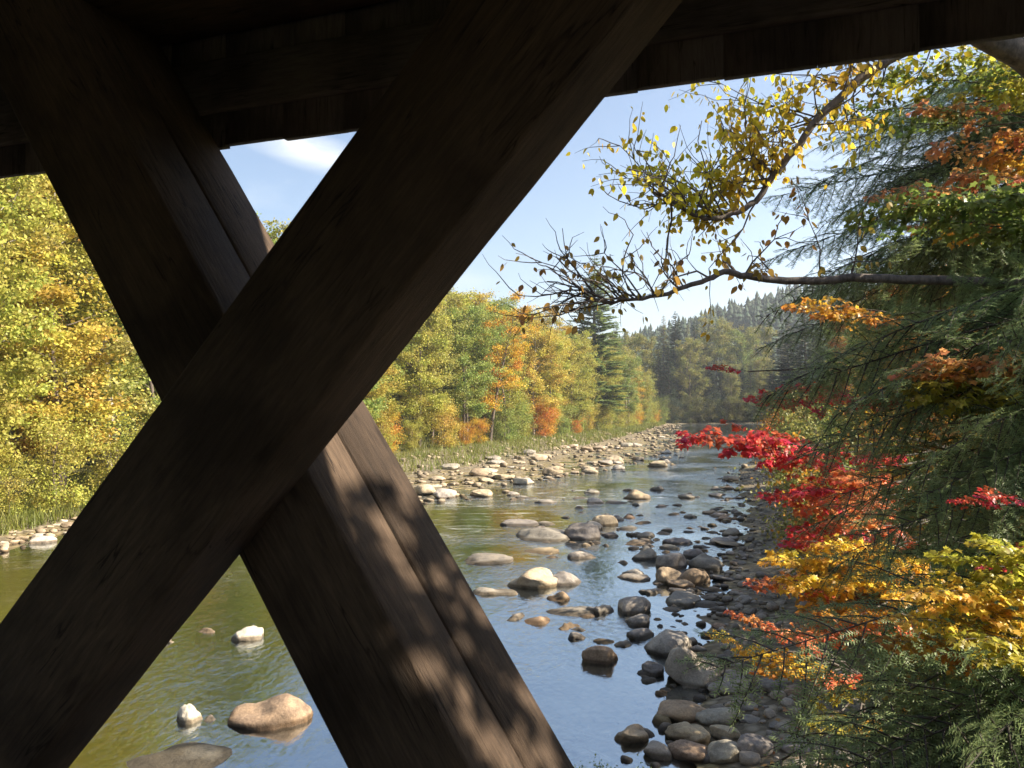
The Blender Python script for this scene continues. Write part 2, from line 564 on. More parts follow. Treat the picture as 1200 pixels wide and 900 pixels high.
def ground(x, y):
    x, y = np.asarray(x, float), np.asarray(y, float)
    xl, xt, xr = np.interp(y, YL, XL_), np.interp(y, YT, XT_), np.interp(y, YR, XR_)
    sl = np.hypot(1, np.interp(y + 1, YL, XL_) - np.interp(y - 1, YL, XL_)) 
    sr = np.hypot(1, np.interp(y + 1, YR, XR_) - np.interp(y - 1, YR, XR_))
    dl = (xl - x) / sl
    dr = (x - xr) / sr
    wid = np.maximum((xl - xt) / sl, 1.5)
    # left land
    u = dl / wid
    left = np.where(u < 1, 0.5 * np.clip(u, 0, 1) ** 2.6, 0.5)
    b = np.maximum(dl - wid, 0)
    left = left + np.minimum(b, 10) * 0.12 + np.clip(b - 10, 0, 60) * 0.16
    # right land
    c = np.maximum(dr, 0)
    right = 0.14 * np.minimum(c, 4) + np.clip(c - 4, 0, 8) * 0.30 + np.clip(c - 12, 0, 70) * 0.20
    ch = np.minimum(np.maximum(-dl, 0), np.maximum(-dr, 0))
    bed = -0.40 * sstep(0, 4.5, ch) - 0.05 * sstep(0, 0.5, ch)
    h = bed + np.where(dl > 0, left, 0) + np.where(dr > 0, right, 0)
    h = h + 0.05 * wob(x, y, 1.7) + 0.04 * wob(x, y, 3.9, 1.0)
    # hills far off
    far = sstep(260, 1000, y)
    ridge = 175 * np.exp(-(((x - 760) / 560) ** 2)) * np.exp(-(((y - 1050) / 420) ** 2))
    hill2 = 45 * np.exp(-(((x - 190) / 120) ** 2)) * np.exp(-(((y - 430) / 130) ** 2))
    hill3 = 80 * np.exp(-(((x + 700) / 420) ** 2)) * np.exp(-(((y - 700) / 420) ** 2))
    h = h + (ridge + hill2 + hill3) * sstep(250, 380, y) + far * 6 * wob(x, y, 0.012)
    return h

def gz(x, y):
    return float(ground(x, y))

def axis(*segs):
    out = []
    for a, b, s in segs:
        out.append(np.arange(a, b, s))
    return np.concatenate(out)
gx = axis((-2400, -400, 80), (-400, -100, 20), (-100, -40, 4), (-40, 45, 0.7), (45, 110, 3), (110, 400, 12), (400, 2401, 80))
gy = axis((-800, -100, 50), (-100, -10, 5), (-10, 60, 0.7), (60, 130, 1.5), (130, 300, 4), (300, 700, 20), (700, 3001, 60))
X, Y = np.meshgrid(gx, gy)
Z = ground(X, Y)
mb = MB()
nx, ny = len(gx), len(gy)
i = np.arange(ny - 1)[:, None] * nx + np.arange(nx - 1)[None]
mb.add(np.stack([X, Y, Z], -1).reshape(-1, 3), np.stack([i, i + 1, i + nx + 1, i + nx], -1).reshape(-1, 4))
o = obj('ground', mb.mesh('ground', M_ground, True))
tag(o, 'brown river bed, gravel banks and wooded ground rising to far hills', 'ground', kind='structure')

mb = MB()
wx, wy = axis((-40, 60, 2), (60, 480, 20)), axis((-160, 0, 10), (0, 200, 2), (200, 281, 8))
X, Y = np.meshgrid(wx, wy)
nx, ny = len(wx), len(wy)
i = np.arange(ny - 1)[:, None] * nx + np.arange(nx - 1)[None]
mb.add(np.stack([X, Y, 0 * X], -1).reshape(-1, 3), np.stack([i, i + 1, i + nx + 1, i + nx], -1).reshape(-1, 4))
o = obj('river_water', mb.mesh('river_water', M_water, True))
tag(o, 'shallow clear river with blue and golden reflections', 'river', kind='structure')

# ------------------------------------------------------------------ covered bridge
TV = np.array([0.94066571, -0.33933467, 0.0])      # along the wall, to the right
NV = np.array([0.33933467, 0.94066571, 0.0])       # out of the bridge, over the water
UP = np.array([0, 0, 1.0])
D0, TA, TB = 1.30, 0.18, 0.42                       # eye to front brace face, brace thicknesses

def wallpt(s, z, w):
    """s along the wall from the eye's foot, z above the eye, w outward from the front brace face"""
    return TV * s + NV * (D0 + w) + UP * (z + H)

def wallsz(px, py, w):
    r = pray(px, py)
    p = r * ((D0 + w) / (r @ NV))
    return np.array([p @ TV, p[2]])

bridge = empty('covered_bridge', tuple(wallpt(0, -1.62, -2.2)), 'dark timber covered bridge framing the view with crossed braces', 'bridge')
BR0 = Vector(wallpt(0, -1.62, -2.2))

def timber(name, a, b, up_sz, width, w0, w1, mat, rng, seg=26, notch=None, wobble=0.0013, label=None):
    """prism along a->b in wall coordinates; local X runs along it; up_sz side offset by width; w0..w1 outward"""
    a, b = np.array(a), np.array(b)
    d = b - a
    L = np.hypot(*d)
    d /= L
    nrm = np.array([-d[1], d[0]])
    if nrm @ np.array(up_sz) < 0: nrm = -nrm
    A = wallpt(a[0], a[1], 0)
    ex = TV * d[0] + UP * d[1]
    ey = TV * nrm[0] + UP * nrm[1]
    ez = np.cross(ex, ey)
    sgn = 1 if ez @ NV > 0 else -1
    wd = w1 - w0
    c = 0.007
    prof = [(c, 0), (width - c, 0), (width, c), (width, wd - c), (width - c, wd), (c, wd), (0, wd - c), (0, c)]
    if notch:
        side, at, dp = notch
        k = at * wd
        if side == 'hi': prof = prof[:3] + [(width, k - 0.004), (width - dp, k), (width, k + 0.004)] + prof[3:]
    prof = np.array(prof)
    xs = np.linspace(0, L, seg + 1)
    v = []
    for q, x in enumerate(xs):
        pw = prof.copy()
        pw[:, 0] += wobble * (math.sin(x * 2.3 + width * 9) + 0.5 * math.sin(x * 7.1)) * 0.6
        pw += rng.normal(0, wobble * 0.35, pw.shape)
        v.append(np.column_stack([np.full(len(pw), x), pw[:, 0], sgn * (pw[:, 1])]))
    m = MB()
    n = len(prof)
    ii = np.arange(seg)[:, None] * n
    jj = np.arange(n)[None]
    kk = (jj + 1) % n
    f = np.stack([ii + jj, ii + kk, ii + n + kk, ii + n + jj], -1).reshape(-1, 4)
    m.add(np.concatenate(v), f)
    m.f.append(np.arange(n)[None])
    m.f.append(np.arange(n)[::-1][None] + seg * n)
    o = obj(name, m.mesh(name, mat), bridge)
    Mt = Matrix((( ex[0], ey[0], ez[0], 0), (ex[1], ey[1], ez[1], 0), (ex[2], ey[2], ez[2], 0), (0, 0, 0, 1)))
    org = A + NV * w0
    Mt.translation = Vector(org) - BR0
    o.matrix_basis = Mt
    if label: o['label'] = label
    return o

rb = np.random.default_rng(3)
def ext(p, q, z0, z1):
    """extend the line p-q to run from height z0 to z1"""
    f = lambda z: p + (q - p) * ((z - p[1]) / (q[1] - p[1]))
    return f(z0), f(z1)
ZB, ZTOP = -1.35, 1.55
# front brace: upper-left edge on the inner face, lower-right edge on its back face
ul = ext(wallsz(0, 733, 0), wallsz(415, 152, 0), ZB, ZTOP)
lr = ext(wallsz(85, 897, TA), wallsz(720, 105, TA), ZB, ZTOP)
def width_between(l1, l2):
    d = (l1[1] - l1[0]) / np.hypot(*(l1[1] - l1[0]))
    m = (l2[0] + l2[1]) / 2 - l1[0]
    return abs(d[0] * m[1] - d[1] * m[0])
wA = width_between(ul, lr)
# rear brace, made of two timbers bolted side by side
bl = ext(wallsz(52, 205, TA), wallsz(405, 900, TA), ZB, ZTOP)
br = ext(wallsz(258, 172, TA + TB), wallsz(672, 900, TA + TB), ZB, ZTOP)
wB = width_between(bl, br)
BAY = 3.05
for k, s in ((0, 0), (1, BAY), (-1, -BAY), (-2, -2 * BAY), (-3, -3 * BAY), (2, 2 * BAY)):
    sh = np.array([s, 0])
    timber('diagonal_brace', lr[0] + sh, lr[1] + sh, (-1, 0.8), wA, 0.0, TA - 0.004, M_truss, rb, label='front diagonal brace rising to the right, in shadow' if k == 0 else None)
    half = TB * 0.48
    timber('counter_brace', bl[0] + sh, bl[1] + sh, (1, 0.8), wB, TA, TA + half, M_truss, rb, label='inner timber of the rear brace falling to the right' if k == 0 else None)
    timber('counter_brace', bl[0] + sh, bl[1] + sh, (1, 0.8), wB, TA + half + 0.004, TA + TB, M_truss, rb, label='outer sunlit timber of the rear brace' if k == 0 else None)

WS = TA + TB + 0.035                                # outer siding plane
ZE = (D0 + WS) / 2.4254                             # underside of the siding above the eye
S0, S1 = -21.0, 8.5
timber('bottom_chord', (S0, ZB - 0.30), (S1, ZB - 0.30), (0, 1), 0.30, 0.0, TA + TB, M_truss, rb, seg=60)
timber('top_chord', (S0, ZE + 0.34), (S1, ZE + 0.34), (0, 1), 0.30, TA + 0.1, TA + TB + 0.02, M_truss, rb, seg=60)
timber('wall_plate', (S0, ZE + 0.10), (S1, ZE + 0.10), (0, 1), 0.16, TA + TB + 0.001, TA + TB + 0.033, M_board, rb, seg=40)
# siding boards, hung above and below the long opening
def board_mesh(name, lx, ly, lz, mat):
    m = MB()
    v, f = tri_count_box(0, lx, 0, ly, 0, lz)
    m.add(v, f)
    return m.mesh(name, mat)
BW = 0.215
def put(o, org, ex, ey, ez):
    Mt = Matrix(((ex[0], ey[0], ez[0], 0), (ex[1], ey[1], ez[1], 0), (ex[2], ey[2], ez[2], 0), (0, 0, 0, 1)))
    Mt.translation = Vector(org) - BR0
    o.matrix_basis = Mt
upper = board_mesh('siding_board', 1.25, BW - 0.0008, 0.024, M_board)     # local X up
lower = board_mesh('siding_board', 0.85, BW - 0.001, 0.024, M_board)
nb_ = int((S1 - S0) / BW)
for q in range(nb_):
    s = S0 + q * BW
    o = obj('siding_board', upper, bridge)
    put(o, wallpt(s, ZE + rb.uniform(-0.0045, 0.0045), WS), UP, TV, np.cross(UP, TV))
    o = obj('siding_board', lower, bridge)
    put(o, wallpt(s, ZB - 0.87 + rb.uniform(-0.0045, 0.0045), WS), UP, TV, np.cross(UP, TV))
# far wall: boarded to the eaves
WI = -4.9
for q in range(nb_):
    for me_, zz_ in ((upper, ZE), (lower, ZB - 0.87)):
        o = obj('siding_board', me_, bridge)
        put(o, wallpt(S0 + q * BW, zz_ + rb.uniform(-0.0025, 0.0025), WI), UP, TV, np.cross(UP, TV))
for k in (0, 1, -1, -2):
    sh = np.array([k * BAY + 1.0, 0])
    timber('diagonal_brace', lr[0] + sh, lr[1] + sh, (-1, 0.8), wA, WI + 0.62, WI + 0.62 + TA, M_truss, rb)
    timber('counter_brace', bl[0] + sh, bl[1] + sh, (1, 0.8), wB, WI + 0.62 - TB, WI + 0.61, M_truss, rb)
# deck planks and roof boards
plank = board_mesh('deck_plank', -WI + TA - 0.2, 0.29, 0.07, M_board)
for q in range(int((S1 - S0) / 0.295)):
    o = obj('deck_plank', plank, bridge)
    put(o, wallpt(S0 + q * 0.295, -1.69, WI + 0.02), NV, -TV, np.cross(NV, -TV))
zr0, zr1, wr = ZE + 1.12, ZE + 3.4, (WI + WS) / 2
for side in (1, -1):
    e = np.array([WS + 0.42 if side > 0 else WI - 0.42, zr0 - 0.33])
    r = np.array([wr, zr1])
    dv = r - e
    Ls = np.hypot(*dv)
    dv /= Ls
    ex = NV * dv[0] + UP * dv[1]
    ez = np.cross(ex, TV)
    rbm = board_mesh('roof_board', Ls + 0.02, 0.40, 0.03, M_board)
    for q in range(int((S1 - S0) / 0.402)):
        o = obj('roof_board', rbm, bridge)
        put(o, wallpt(S0 + q * 0.402, e[1], e[0]) + (0 if ez[2] > 0 else 0.0), ex, TV, ez)
# gable boarding that closes the ends above the portal, and stone abutments below
def abutment(s, label):
    m = MB()
    rr = np.random.default_rng(int(abs(s) * 10))
    base = wallpt(s, -1.95, -2.2)
    g = gz(base[0], base[1])
    root = empty('stone_abutment', (base[0], base[1], g - 0.3), label, 'abutment', 'bridge abutments')
    rows = max(2, int((base[2] - g + 0.3) / 0.5))
    hh = (base[2] - (g - 0.3)) / rows
    v, f = tri_count_box(-0.5, 0.5, -0.5, 0.5, 0, 1)
    mm = MB(); mm.add(v * np.array([1.35, 1.0, 0.98]), f)
    sm = mm.mesh('stone_block', M_rock)
    for r_ in range(rows):
        for c_ in range(6):
            for d_ in range(2):
                b_ = obj('stone_block', sm, root, color=(0.28, 0.26, 0.24))
                p = TV * (d_ * 1.4 - 0.7) + NV * ((c_ - 2.5) * 1.02 + 0.0) + UP * (r_ * hh)
                b_.matrix_basis = Matrix.Translation(Vector(p)) @ Matrix.Rotation(math.atan2(TV[1], TV[0]), 4, 'Z') @ Matrix.Diagonal((rr.uniform(.97, 1.03), rr.uniform(.97, 1.0), hh, 1))
abutment(7.4, 'stone abutment under the end of the bridge by the hemlocks')
abutment(-19.8, 'stone abutment under the end of the bridge on the sunny bank')

# ------------------------------------------------------------------ rocks
def icosphere(sub):
    import bmesh
    bm = bmesh.new()
    bmesh.ops.create_icosphere(bm, subdivisions=sub, radius=1.0)
    v = np.array([x.co[:] for x in bm.verts])
    f = np.array([[x.index for x in q.verts] for q in bm.faces])
    bm.free()
    return v, f
ICO3, ICO2, ICO1 = icosphere(4), icosphere(2), icosphere(1)

def unit(v):
    v = np.asarray(v, float)
    return v / (np.linalg.norm(v, axis=-1, keepdims=True) + 1e-9)

def rock_verts(rng, ico, angular=0.5):
    v = ico[0].copy()
    # flatten against a few random planes for broken faces, then lump
    tv_ = unit(np.array([rng.normal(0, .25), rng.normal(0, .25), 1]))
    v = v - np.outer(np.maximum(v @ tv_ - rng.uniform(.35, .7), 0) * 0.75, tv_)
    for _ in range(int(5 + 8 * angular)):
        d = rng.normal(size=3); d /= np.linalg.norm(d)
        lim = rng.uniform(0.56, 0.88)
        t = v @ d
        v = v - np.outer(np.maximum(t - lim, 0) * rng.uniform(0.6, 0.95), d)
    for k, a in ((1.6, 0.10), (3.4, 0.06), (7.5, 0.03), (15, 0.012)):
        ph = rng.uniform(0, 6, 3)
        s = np.sin(v @ rng.normal(size=3) * k + ph[0]) + np.sin(v @ rng.normal(size=3) * k + ph[1]) + np.sin(v @ rng.normal(size=3) * k * 1.4 + ph[2])
        v = v * (1 + a * s / 1.7 - 0.35 * a * np.abs(s))[:, None]
    v[:, 2] = np.where(v[:, 2] < -0.35, -0.35 + (v[:, 2] + 0.35) * 0.25, v[:, 2])
    v -= v.min(0)
    v /= v.max(0)
    v -= np.array([0.5, 0.5, 0])
    return v
rr = np.random.default_rng(5)
ROCKS = []
for q in range(14):
    m = MB(); m.add(rock_verts(rr, ICO3, q % 7 / 7), ICO3[1])
    ROCKS.append(m.mesh('river_stone', M_rock, True))
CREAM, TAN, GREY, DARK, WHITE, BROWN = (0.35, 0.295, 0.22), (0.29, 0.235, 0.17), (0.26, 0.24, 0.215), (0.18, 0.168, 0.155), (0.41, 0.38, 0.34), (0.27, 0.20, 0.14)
placed = []
rock_count = {}
def rock(px, py, wpx, hpx, tint, label, group=None, kind=None, depth=0.8, rot=None, name='river_stone'):
    p = G(px, py, 0.0)
    hpx *= 0.72
    w, hgt = wpx * p[1] / F, max(hpx * p[1] / F, 0.04)
    x, y = p[0], p[1] + w * depth * 0.42
    g = gz(x, y)
    if g > 0.02:                      # on dry ground: slide back along the sight line to where the ground is
        for _ in range(4):
            p = G(px, py, g); y = p[1] + 0.3 * w; x = p[0]; g = gz(x, y)
        w = wpx * p[1] / F; hgt = max(hpx * p[1] / F, 0.04)
    z0 = g - 0.10 * hgt - 0.02
    top = max(g, 0) + hgt
    o = obj(name, ROCKS[int(rr.integers(14)) if kind is None else kind])
    o.location = (x, y, z0)
    o.rotation_euler = (rr.normal(0, .06), rr.normal(0, .06), rr.uniform(-0.5, 0.5) + (math.pi if rr.random() < .5 else 0) if rot is None else rot)
    sub = max(-z0, 0) / (top - z0)            # share of the stone under water; it is wider down there
    wf = min(1.6, 1 / math.sqrt(max(1 - sub * sub, 0.2))) * 1.05
    o.scale = (w * wf, w * depth * wf, top - z0)
    tv = rr.uniform(0.86, 1.14)
    o.color = (tint[0] * tv, tint[1] * tv * rr.uniform(.98, 1.02), tint[2] * tv * rr.uniform(.94, 1.05), 1)
    tag(o, label, 'rock', group)
    placed.append((x, y, w * 0.5))
    return o

# boulders that can be picked out one by one
for a in [
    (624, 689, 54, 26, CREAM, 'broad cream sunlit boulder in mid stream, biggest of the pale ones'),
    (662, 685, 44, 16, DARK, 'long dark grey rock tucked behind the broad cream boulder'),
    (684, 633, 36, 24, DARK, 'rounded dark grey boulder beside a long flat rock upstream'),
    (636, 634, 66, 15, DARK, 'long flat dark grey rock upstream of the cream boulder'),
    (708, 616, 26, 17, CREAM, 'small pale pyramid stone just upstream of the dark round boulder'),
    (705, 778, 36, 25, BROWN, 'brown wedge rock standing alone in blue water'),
    (816, 806, 62, 58, GREY, 'tall grey boulder at the right bank, largest by the shore', 'r', 0.9),
    (742, 871, 36, 20, TAN, 'squat tan stone in the water below the tall grey boulder'),
    (629, 731, 32, 9, BROWN, 'low brown slab just breaking the water below the cream boulder'),
    (607, 726, 24, 6, GREY, 'low grey stone awash beside the brown slab'),
    (656, 704, 20, 12, BROWN, 'small brown stone right below the cream boulder'),
    (675, 749, 15, 8, DARK, 'tiny dark stone alone in open blue water'),
    (702, 719, 29, 12, DARK, 'flat dark stone left of a round grey one in mid stream'),
    (745, 719, 34, 24, GREY, 'round grey stone heading a short file of stones'),
    (750, 733, 26, 14, GREY, 'second stone in the short file below the round grey one'),
    (752, 748, 26, 13, DARK, 'third and last stone in the short file, dark and flat'),
    (733, 757, 20, 6, GREY, 'thin grey stone low in the water beside the short file'),
    (765, 792, 24, 17, DARK, 'round dark stone left of the tall grey boulder'),
    (762, 800, 16, 5, DARK, 'sliver of dark stone under the round dark stone'),
    (776, 815, 13, 6, BROWN, 'tiny brown stone below the round dark stone'),
    (788, 768, 56, 30, GREY, 'broad grey rock leaning toward the tall grey boulder'),
    (803, 710, 46, 13, DARK, 'thin dark slab lying across the water by the shoal'),
    (748, 585, 28, 14, TAN, 'tan dome stone alone in the bright riffle'),
    (698, 590, 17, 9, WHITE, 'small whitish stone left of the tan dome stone'),
    (721, 543, 22, 11, CREAM, 'pale boulder at the upstream end of the gravel bar'),
    (309, 853, 80, 36, BROWN, 'brown angular boulder with sunlit face in the golden shallows', 'r', 0.7),
    (217, 846, 24, 22, WHITE, 'whitish stone standing in golden shallows near the brown boulder'),
    (236, 848, 22, 6, GREY, 'flat grey stone at the foot of the whitish stone'),
    (288, 750, 27, 17, WHITE, 'white rock alone in the golden shallows farther out'),
    (237, 743, 15, 6, CREAM, 'small pale stone left of the white rock in the shallows'),
    (199, 752, 12, 9, WHITE, 'small white stone half hidden by the front brace'),
    (160, 908, 125, 3, DARK, 'very large low dark rock awash at the bottom of the view'),
    (806, 846, 66, 22, BROWN, 'broad flat brown rock at the water edge below the tall boulder'),
    (811, 872, 52, 24, TAN, 'tan split rock at the water edge below the flat brown rock'),
    (775, 889, 34, 20, GREY, 'grey stone at the water edge near the bottom, farthest left of the shore stones'),
    (810, 893, 46, 20, BROWN, 'brown stone wedged under the tan split rock'),
    (852, 898, 46, 32, GREY, 'upright grey stone at the bottom by the hemlock sprays'),
    (852, 868, 34, 17, CREAM, 'pale round stone right of the tan split rock'),
    (886, 890, 42, 30, DARK, 'dark speckled stone at the bottom beside the upright grey stone'),
    (845, 850, 52, 20, GREY, 'grey slab on the shore right of the flat brown rock'),
    (860, 815, 50, 22, GREY, 'grey slab on the shore right of the tall boulder'),
    (610, 617, 34, 8, DARK, 'low dark stone at the end of the long flat rock'),
    (570, 660, 44, 10, DARK, 'dark rock awash beside the lit brace'),
    (578, 697, 38, 9, GREY, 'grey rock barely above water beside the lit brace'),
    (563, 582, 26, 11, CREAM, 'pale dome stone off the near end of the gravel bar'),
    (520, 584, 26, 14, WHITE, 'whitish upright stone at the near end of the gravel bar'),
    (497, 580, 28, 16, CREAM, 'cream stone touching the lit brace at the gravel bar'),
    (613, 568, 24, 10, WHITE, 'white stone at the water edge of the gravel bar'),
    (640, 590, 20, 5, GREY, 'low grey stone in the smooth water off the gravel bar'),
    (757, 656, 28, 19, DARK, 'dark stone at the left end of the stony shoal'),
    (683, 655, 26, 10, GREY, 'grey slab at the far left of the stony shoal'),
    (786, 684, 34, 23, TAN, 'tan round stone at the foot of the stony shoal'),
    (814, 685, 36, 22, BROWN, 'brown stone at the right foot of the stony shoal'),
    (799, 690, 30, 12, BROWN, 'low brown stone between the tan and brown ones at the shoal foot'),
    (790, 665, 40, 24, GREY, 'large grey stone in the middle of the stony shoal'),
    (830, 668, 38, 22, DARK, 'large dark stone at the right of the stony shoal'),
]:
    dep = 0.8
    k = None
    if len(a) > 6: dep = a[7]
    rock(*a[:6], depth=dep)

def in_poly(x, y, poly):
    c = False
    for (x0, y0), (x1, y1) in zip(poly, poly[1:] + poly[:1]):
        if (y0 > y) != (y1 > y) and x < (x1 - x0) * (y - y0) / (y1 - y0) + x0: c = not c
    return c

def scatter(poly, n, wmin, wmax, tints, label, group, flat=(0.26, 0.5), tries=40):
    xs, ys = [p[0] for p in poly], [p[1] for p in poly]
    done = 0
    made = []
    for _ in range(n * tries):
        if done >= n: break
        px, py = rr.uniform(min(xs), max(xs)), rr.uniform(min(ys), max(ys))
        if not in_poly(px, py, poly): continue
        p = G(px, py, 0)
        w = wmin + (wmax - wmin) * rr.random() ** 2.2
        if any((p[0] - a) ** 2 + (p[1] - b) ** 2 < (0.62 * (w / 2 + c)) ** 2 * 1.6 for a, b, c in placed): continue
        wpx = w * F / p[1]
        ti = tints[int(rr.integers(len(tints)))]
        sz = 'small' if w < wmin + 0.22 * (wmax - wmin) else ('middling' if w < wmin + 0.55 * (wmax - wmin) else 'large')
        tn = {CREAM: 'cream', TAN: 'tan', GREY: 'grey', DARK: 'dark', WHITE: 'whitish', BROWN: 'brown'}[ti]
        made.append((f'{sz} {tn}', px, rock(px, py, wpx, wpx * rr.uniform(*flat), ti, f'{sz} {tn} {label}', group, depth=rr.uniform(0.65, 1.0))))
        done += 1
    for kind_ in {m_[0] for m_ in made}:
        row_ = sorted((m_ for m_ in made if m_[0] == kind_), key=lambda m_: m_[1])
        for q_, m_ in enumerate(row_):
            if len(row_) > 1: m_[2]['label'] = f'{kind_} {label}, {ordinal(q_)} such from the left'

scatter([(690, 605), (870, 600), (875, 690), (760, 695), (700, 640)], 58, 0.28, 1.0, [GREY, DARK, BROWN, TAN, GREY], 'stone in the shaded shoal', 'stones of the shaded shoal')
scatter([(835, 640), (985, 640), (985, 905), (880, 905), (850, 830), (835, 760)], 44, 0.25, 0.75, [GREY, DARK, BROWN, TAN], 'stone on the right shore', 'stones on the right shore')
scatter([(735, 575), (880, 560), (960, 575), (960, 620), (760, 605)], 34, 0.35, 1.1, [GREY, TAN, CREAM, GREY], 'stone in the riffle upstream of the shoal', 'stones of the upper riffle')
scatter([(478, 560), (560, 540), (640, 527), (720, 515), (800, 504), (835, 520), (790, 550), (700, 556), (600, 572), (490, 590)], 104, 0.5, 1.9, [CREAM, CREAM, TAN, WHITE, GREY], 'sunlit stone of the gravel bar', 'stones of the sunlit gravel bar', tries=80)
scatter([(600, 575), (740, 570), (760, 610), (700, 640), (640, 655), (600, 610)], 14, 0.3, 0.9, [GREY, TAN, DARK, CREAM], 'stone scattered in the bright mid channel', 'stones of the mid channel')
scatter([(590, 590), (640, 560), (880, 560), (880, 650), (830, 720), (700, 760), (640, 720), (590, 640)], 52, 0.35, 1.15, [GREY, TAN, GREY, DARK], 'flat stone awash in the channel', 'flat stones awash in the channel', flat=(0.13, 0.27))
scatter([(0, 622), (95, 607), (95, 628), (0, 646)], 13, 0.3, 1.1, [CREAM, TAN, WHITE], 'stone on the far left shore', 'stones of the left shore')
# small stones and cobbles too many to count
def cobbles(name, n, sampler, tint_lo, tint_hi, label, smin, smax):
    m = MB()
    for _ in range(n):
        x, y = sampler()
        s = smin + (smax - smin) * rr.random() ** 2
        g = gz(x, y)
        v = rock_verts(rr, ICO1 if y > 30 else ICO2, 0.5) * np.array([s, s * rr.uniform(.6, 1), s * rr.uniform(.4, .65)])
        a = rr.uniform(0, 6.28)
        v = v @ np.array([[math.cos(a), math.sin(a), 0], [-math.sin(a), math.cos(a), 0], [0, 0, 1]])
        m.add(v + np.array([x, y, g - 0.12 * s]), (ICO1 if y > 30 else ICO2)[1])
    o = obj(name, m.mesh(name, M_rock, True), color=tint_lo)
    tag(o, label, 'cobbles', kind='stuff')
def s_bar():
    y = 44 + 146 * rr.random() ** 1.5
    a, b = np.interp(y, YL, XL_), np.interp(y, YT, XT_)
    return b + (a - b) * rr.uniform(0.05, 1.28 if y > 75 else 1.6), y
cobbles('gravel_bar_cobbles', 1900, s_bar, (0.34, 0.285, 0.21), None, 'pale cobbles covering the sunlit gravel bar', 0.2, 0.8)
def s_lshore():
    y = rr.uniform(10, 46)
    a = np.interp(y, YL, XL_)
    return a + rr.uniform(-1.8, 1.0), y
cobbles('left_shore_cobbles', 260, s_lshore, (0.42, 0.34, 0.25), None, 'tan cobbles along the far left shore', 0.15, 0.5)
def s_rshore():
    y = 7 + 60 * rr.random() ** 1.6
    a = np.interp(y, YR, XR_)
    return a + rr.uniform(-1.6, 3.5), y
cobbles('right_shore_cobbles', 900, s_rshore, (0.29, 0.26, 0.225), None, 'grey cobbles packed along the right shore', 0.1, 0.4)
def s_bed():
    y = rr.uniform(9, 60)
    a, b = np.interp(y, YL, XL_), np.interp(y, YR, XR_)
    return rr.uniform(a + 0.5, b - 0.5), y
def s_shoal():
    while True:
        px, py = rr.uniform(600, 900), rr.uniform(550, 850)
        if px > 610 + (py - 550) * 0.55 + rr.uniform(-20, 90):
            p = G(px, py, 0)
            return p[0], p[1]
cobbles('shoal_cobbles', 520, s_shoal, (0.27, 0.245, 0.215), None, 'small grey cobbles between the stones of the shoal', 0.14, 0.42)
cobbles('river_bed_cobbles', 1300, s_bed, (0.20, 0.16, 0.09), None, 'brown cobbles under the shallow water', 0.15, 0.55)

# ------------------------------------------------------------------ leaves, boughs and trees
def unit(v):
    v = np.asarray(v, float)
    return v / (np.linalg.norm(v, axis=-1, keepdims=True) + 1e-9)

def diamonds(m, c, a, b):
    """flat four-cornered leaves: centre c, half axes a and b (arrays)"""
    n = len(c)
    v = np.stack([c - a, c + b - 0.15 * a, c + a, c - b - 0.15 * a], 1).reshape(-1, 3)
    m.add(v, np.arange(n * 4).reshape(-1, 4))

def rand_leaves(m, rng, pts, size, up=0.5):
    n = len(pts)
    nr = unit(rng.normal(size=(n, 3)) + np.array([0.25, -0.1, up]))
    a = unit(np.cross(nr, rng.normal(size=(n, 3))))
    b = np.cross(nr, a)
    s = size * rng.uniform(0.65, 1.25, (n, 1))
    diamonds(m, pts, a * s * 0.5, b * s * 0.36)

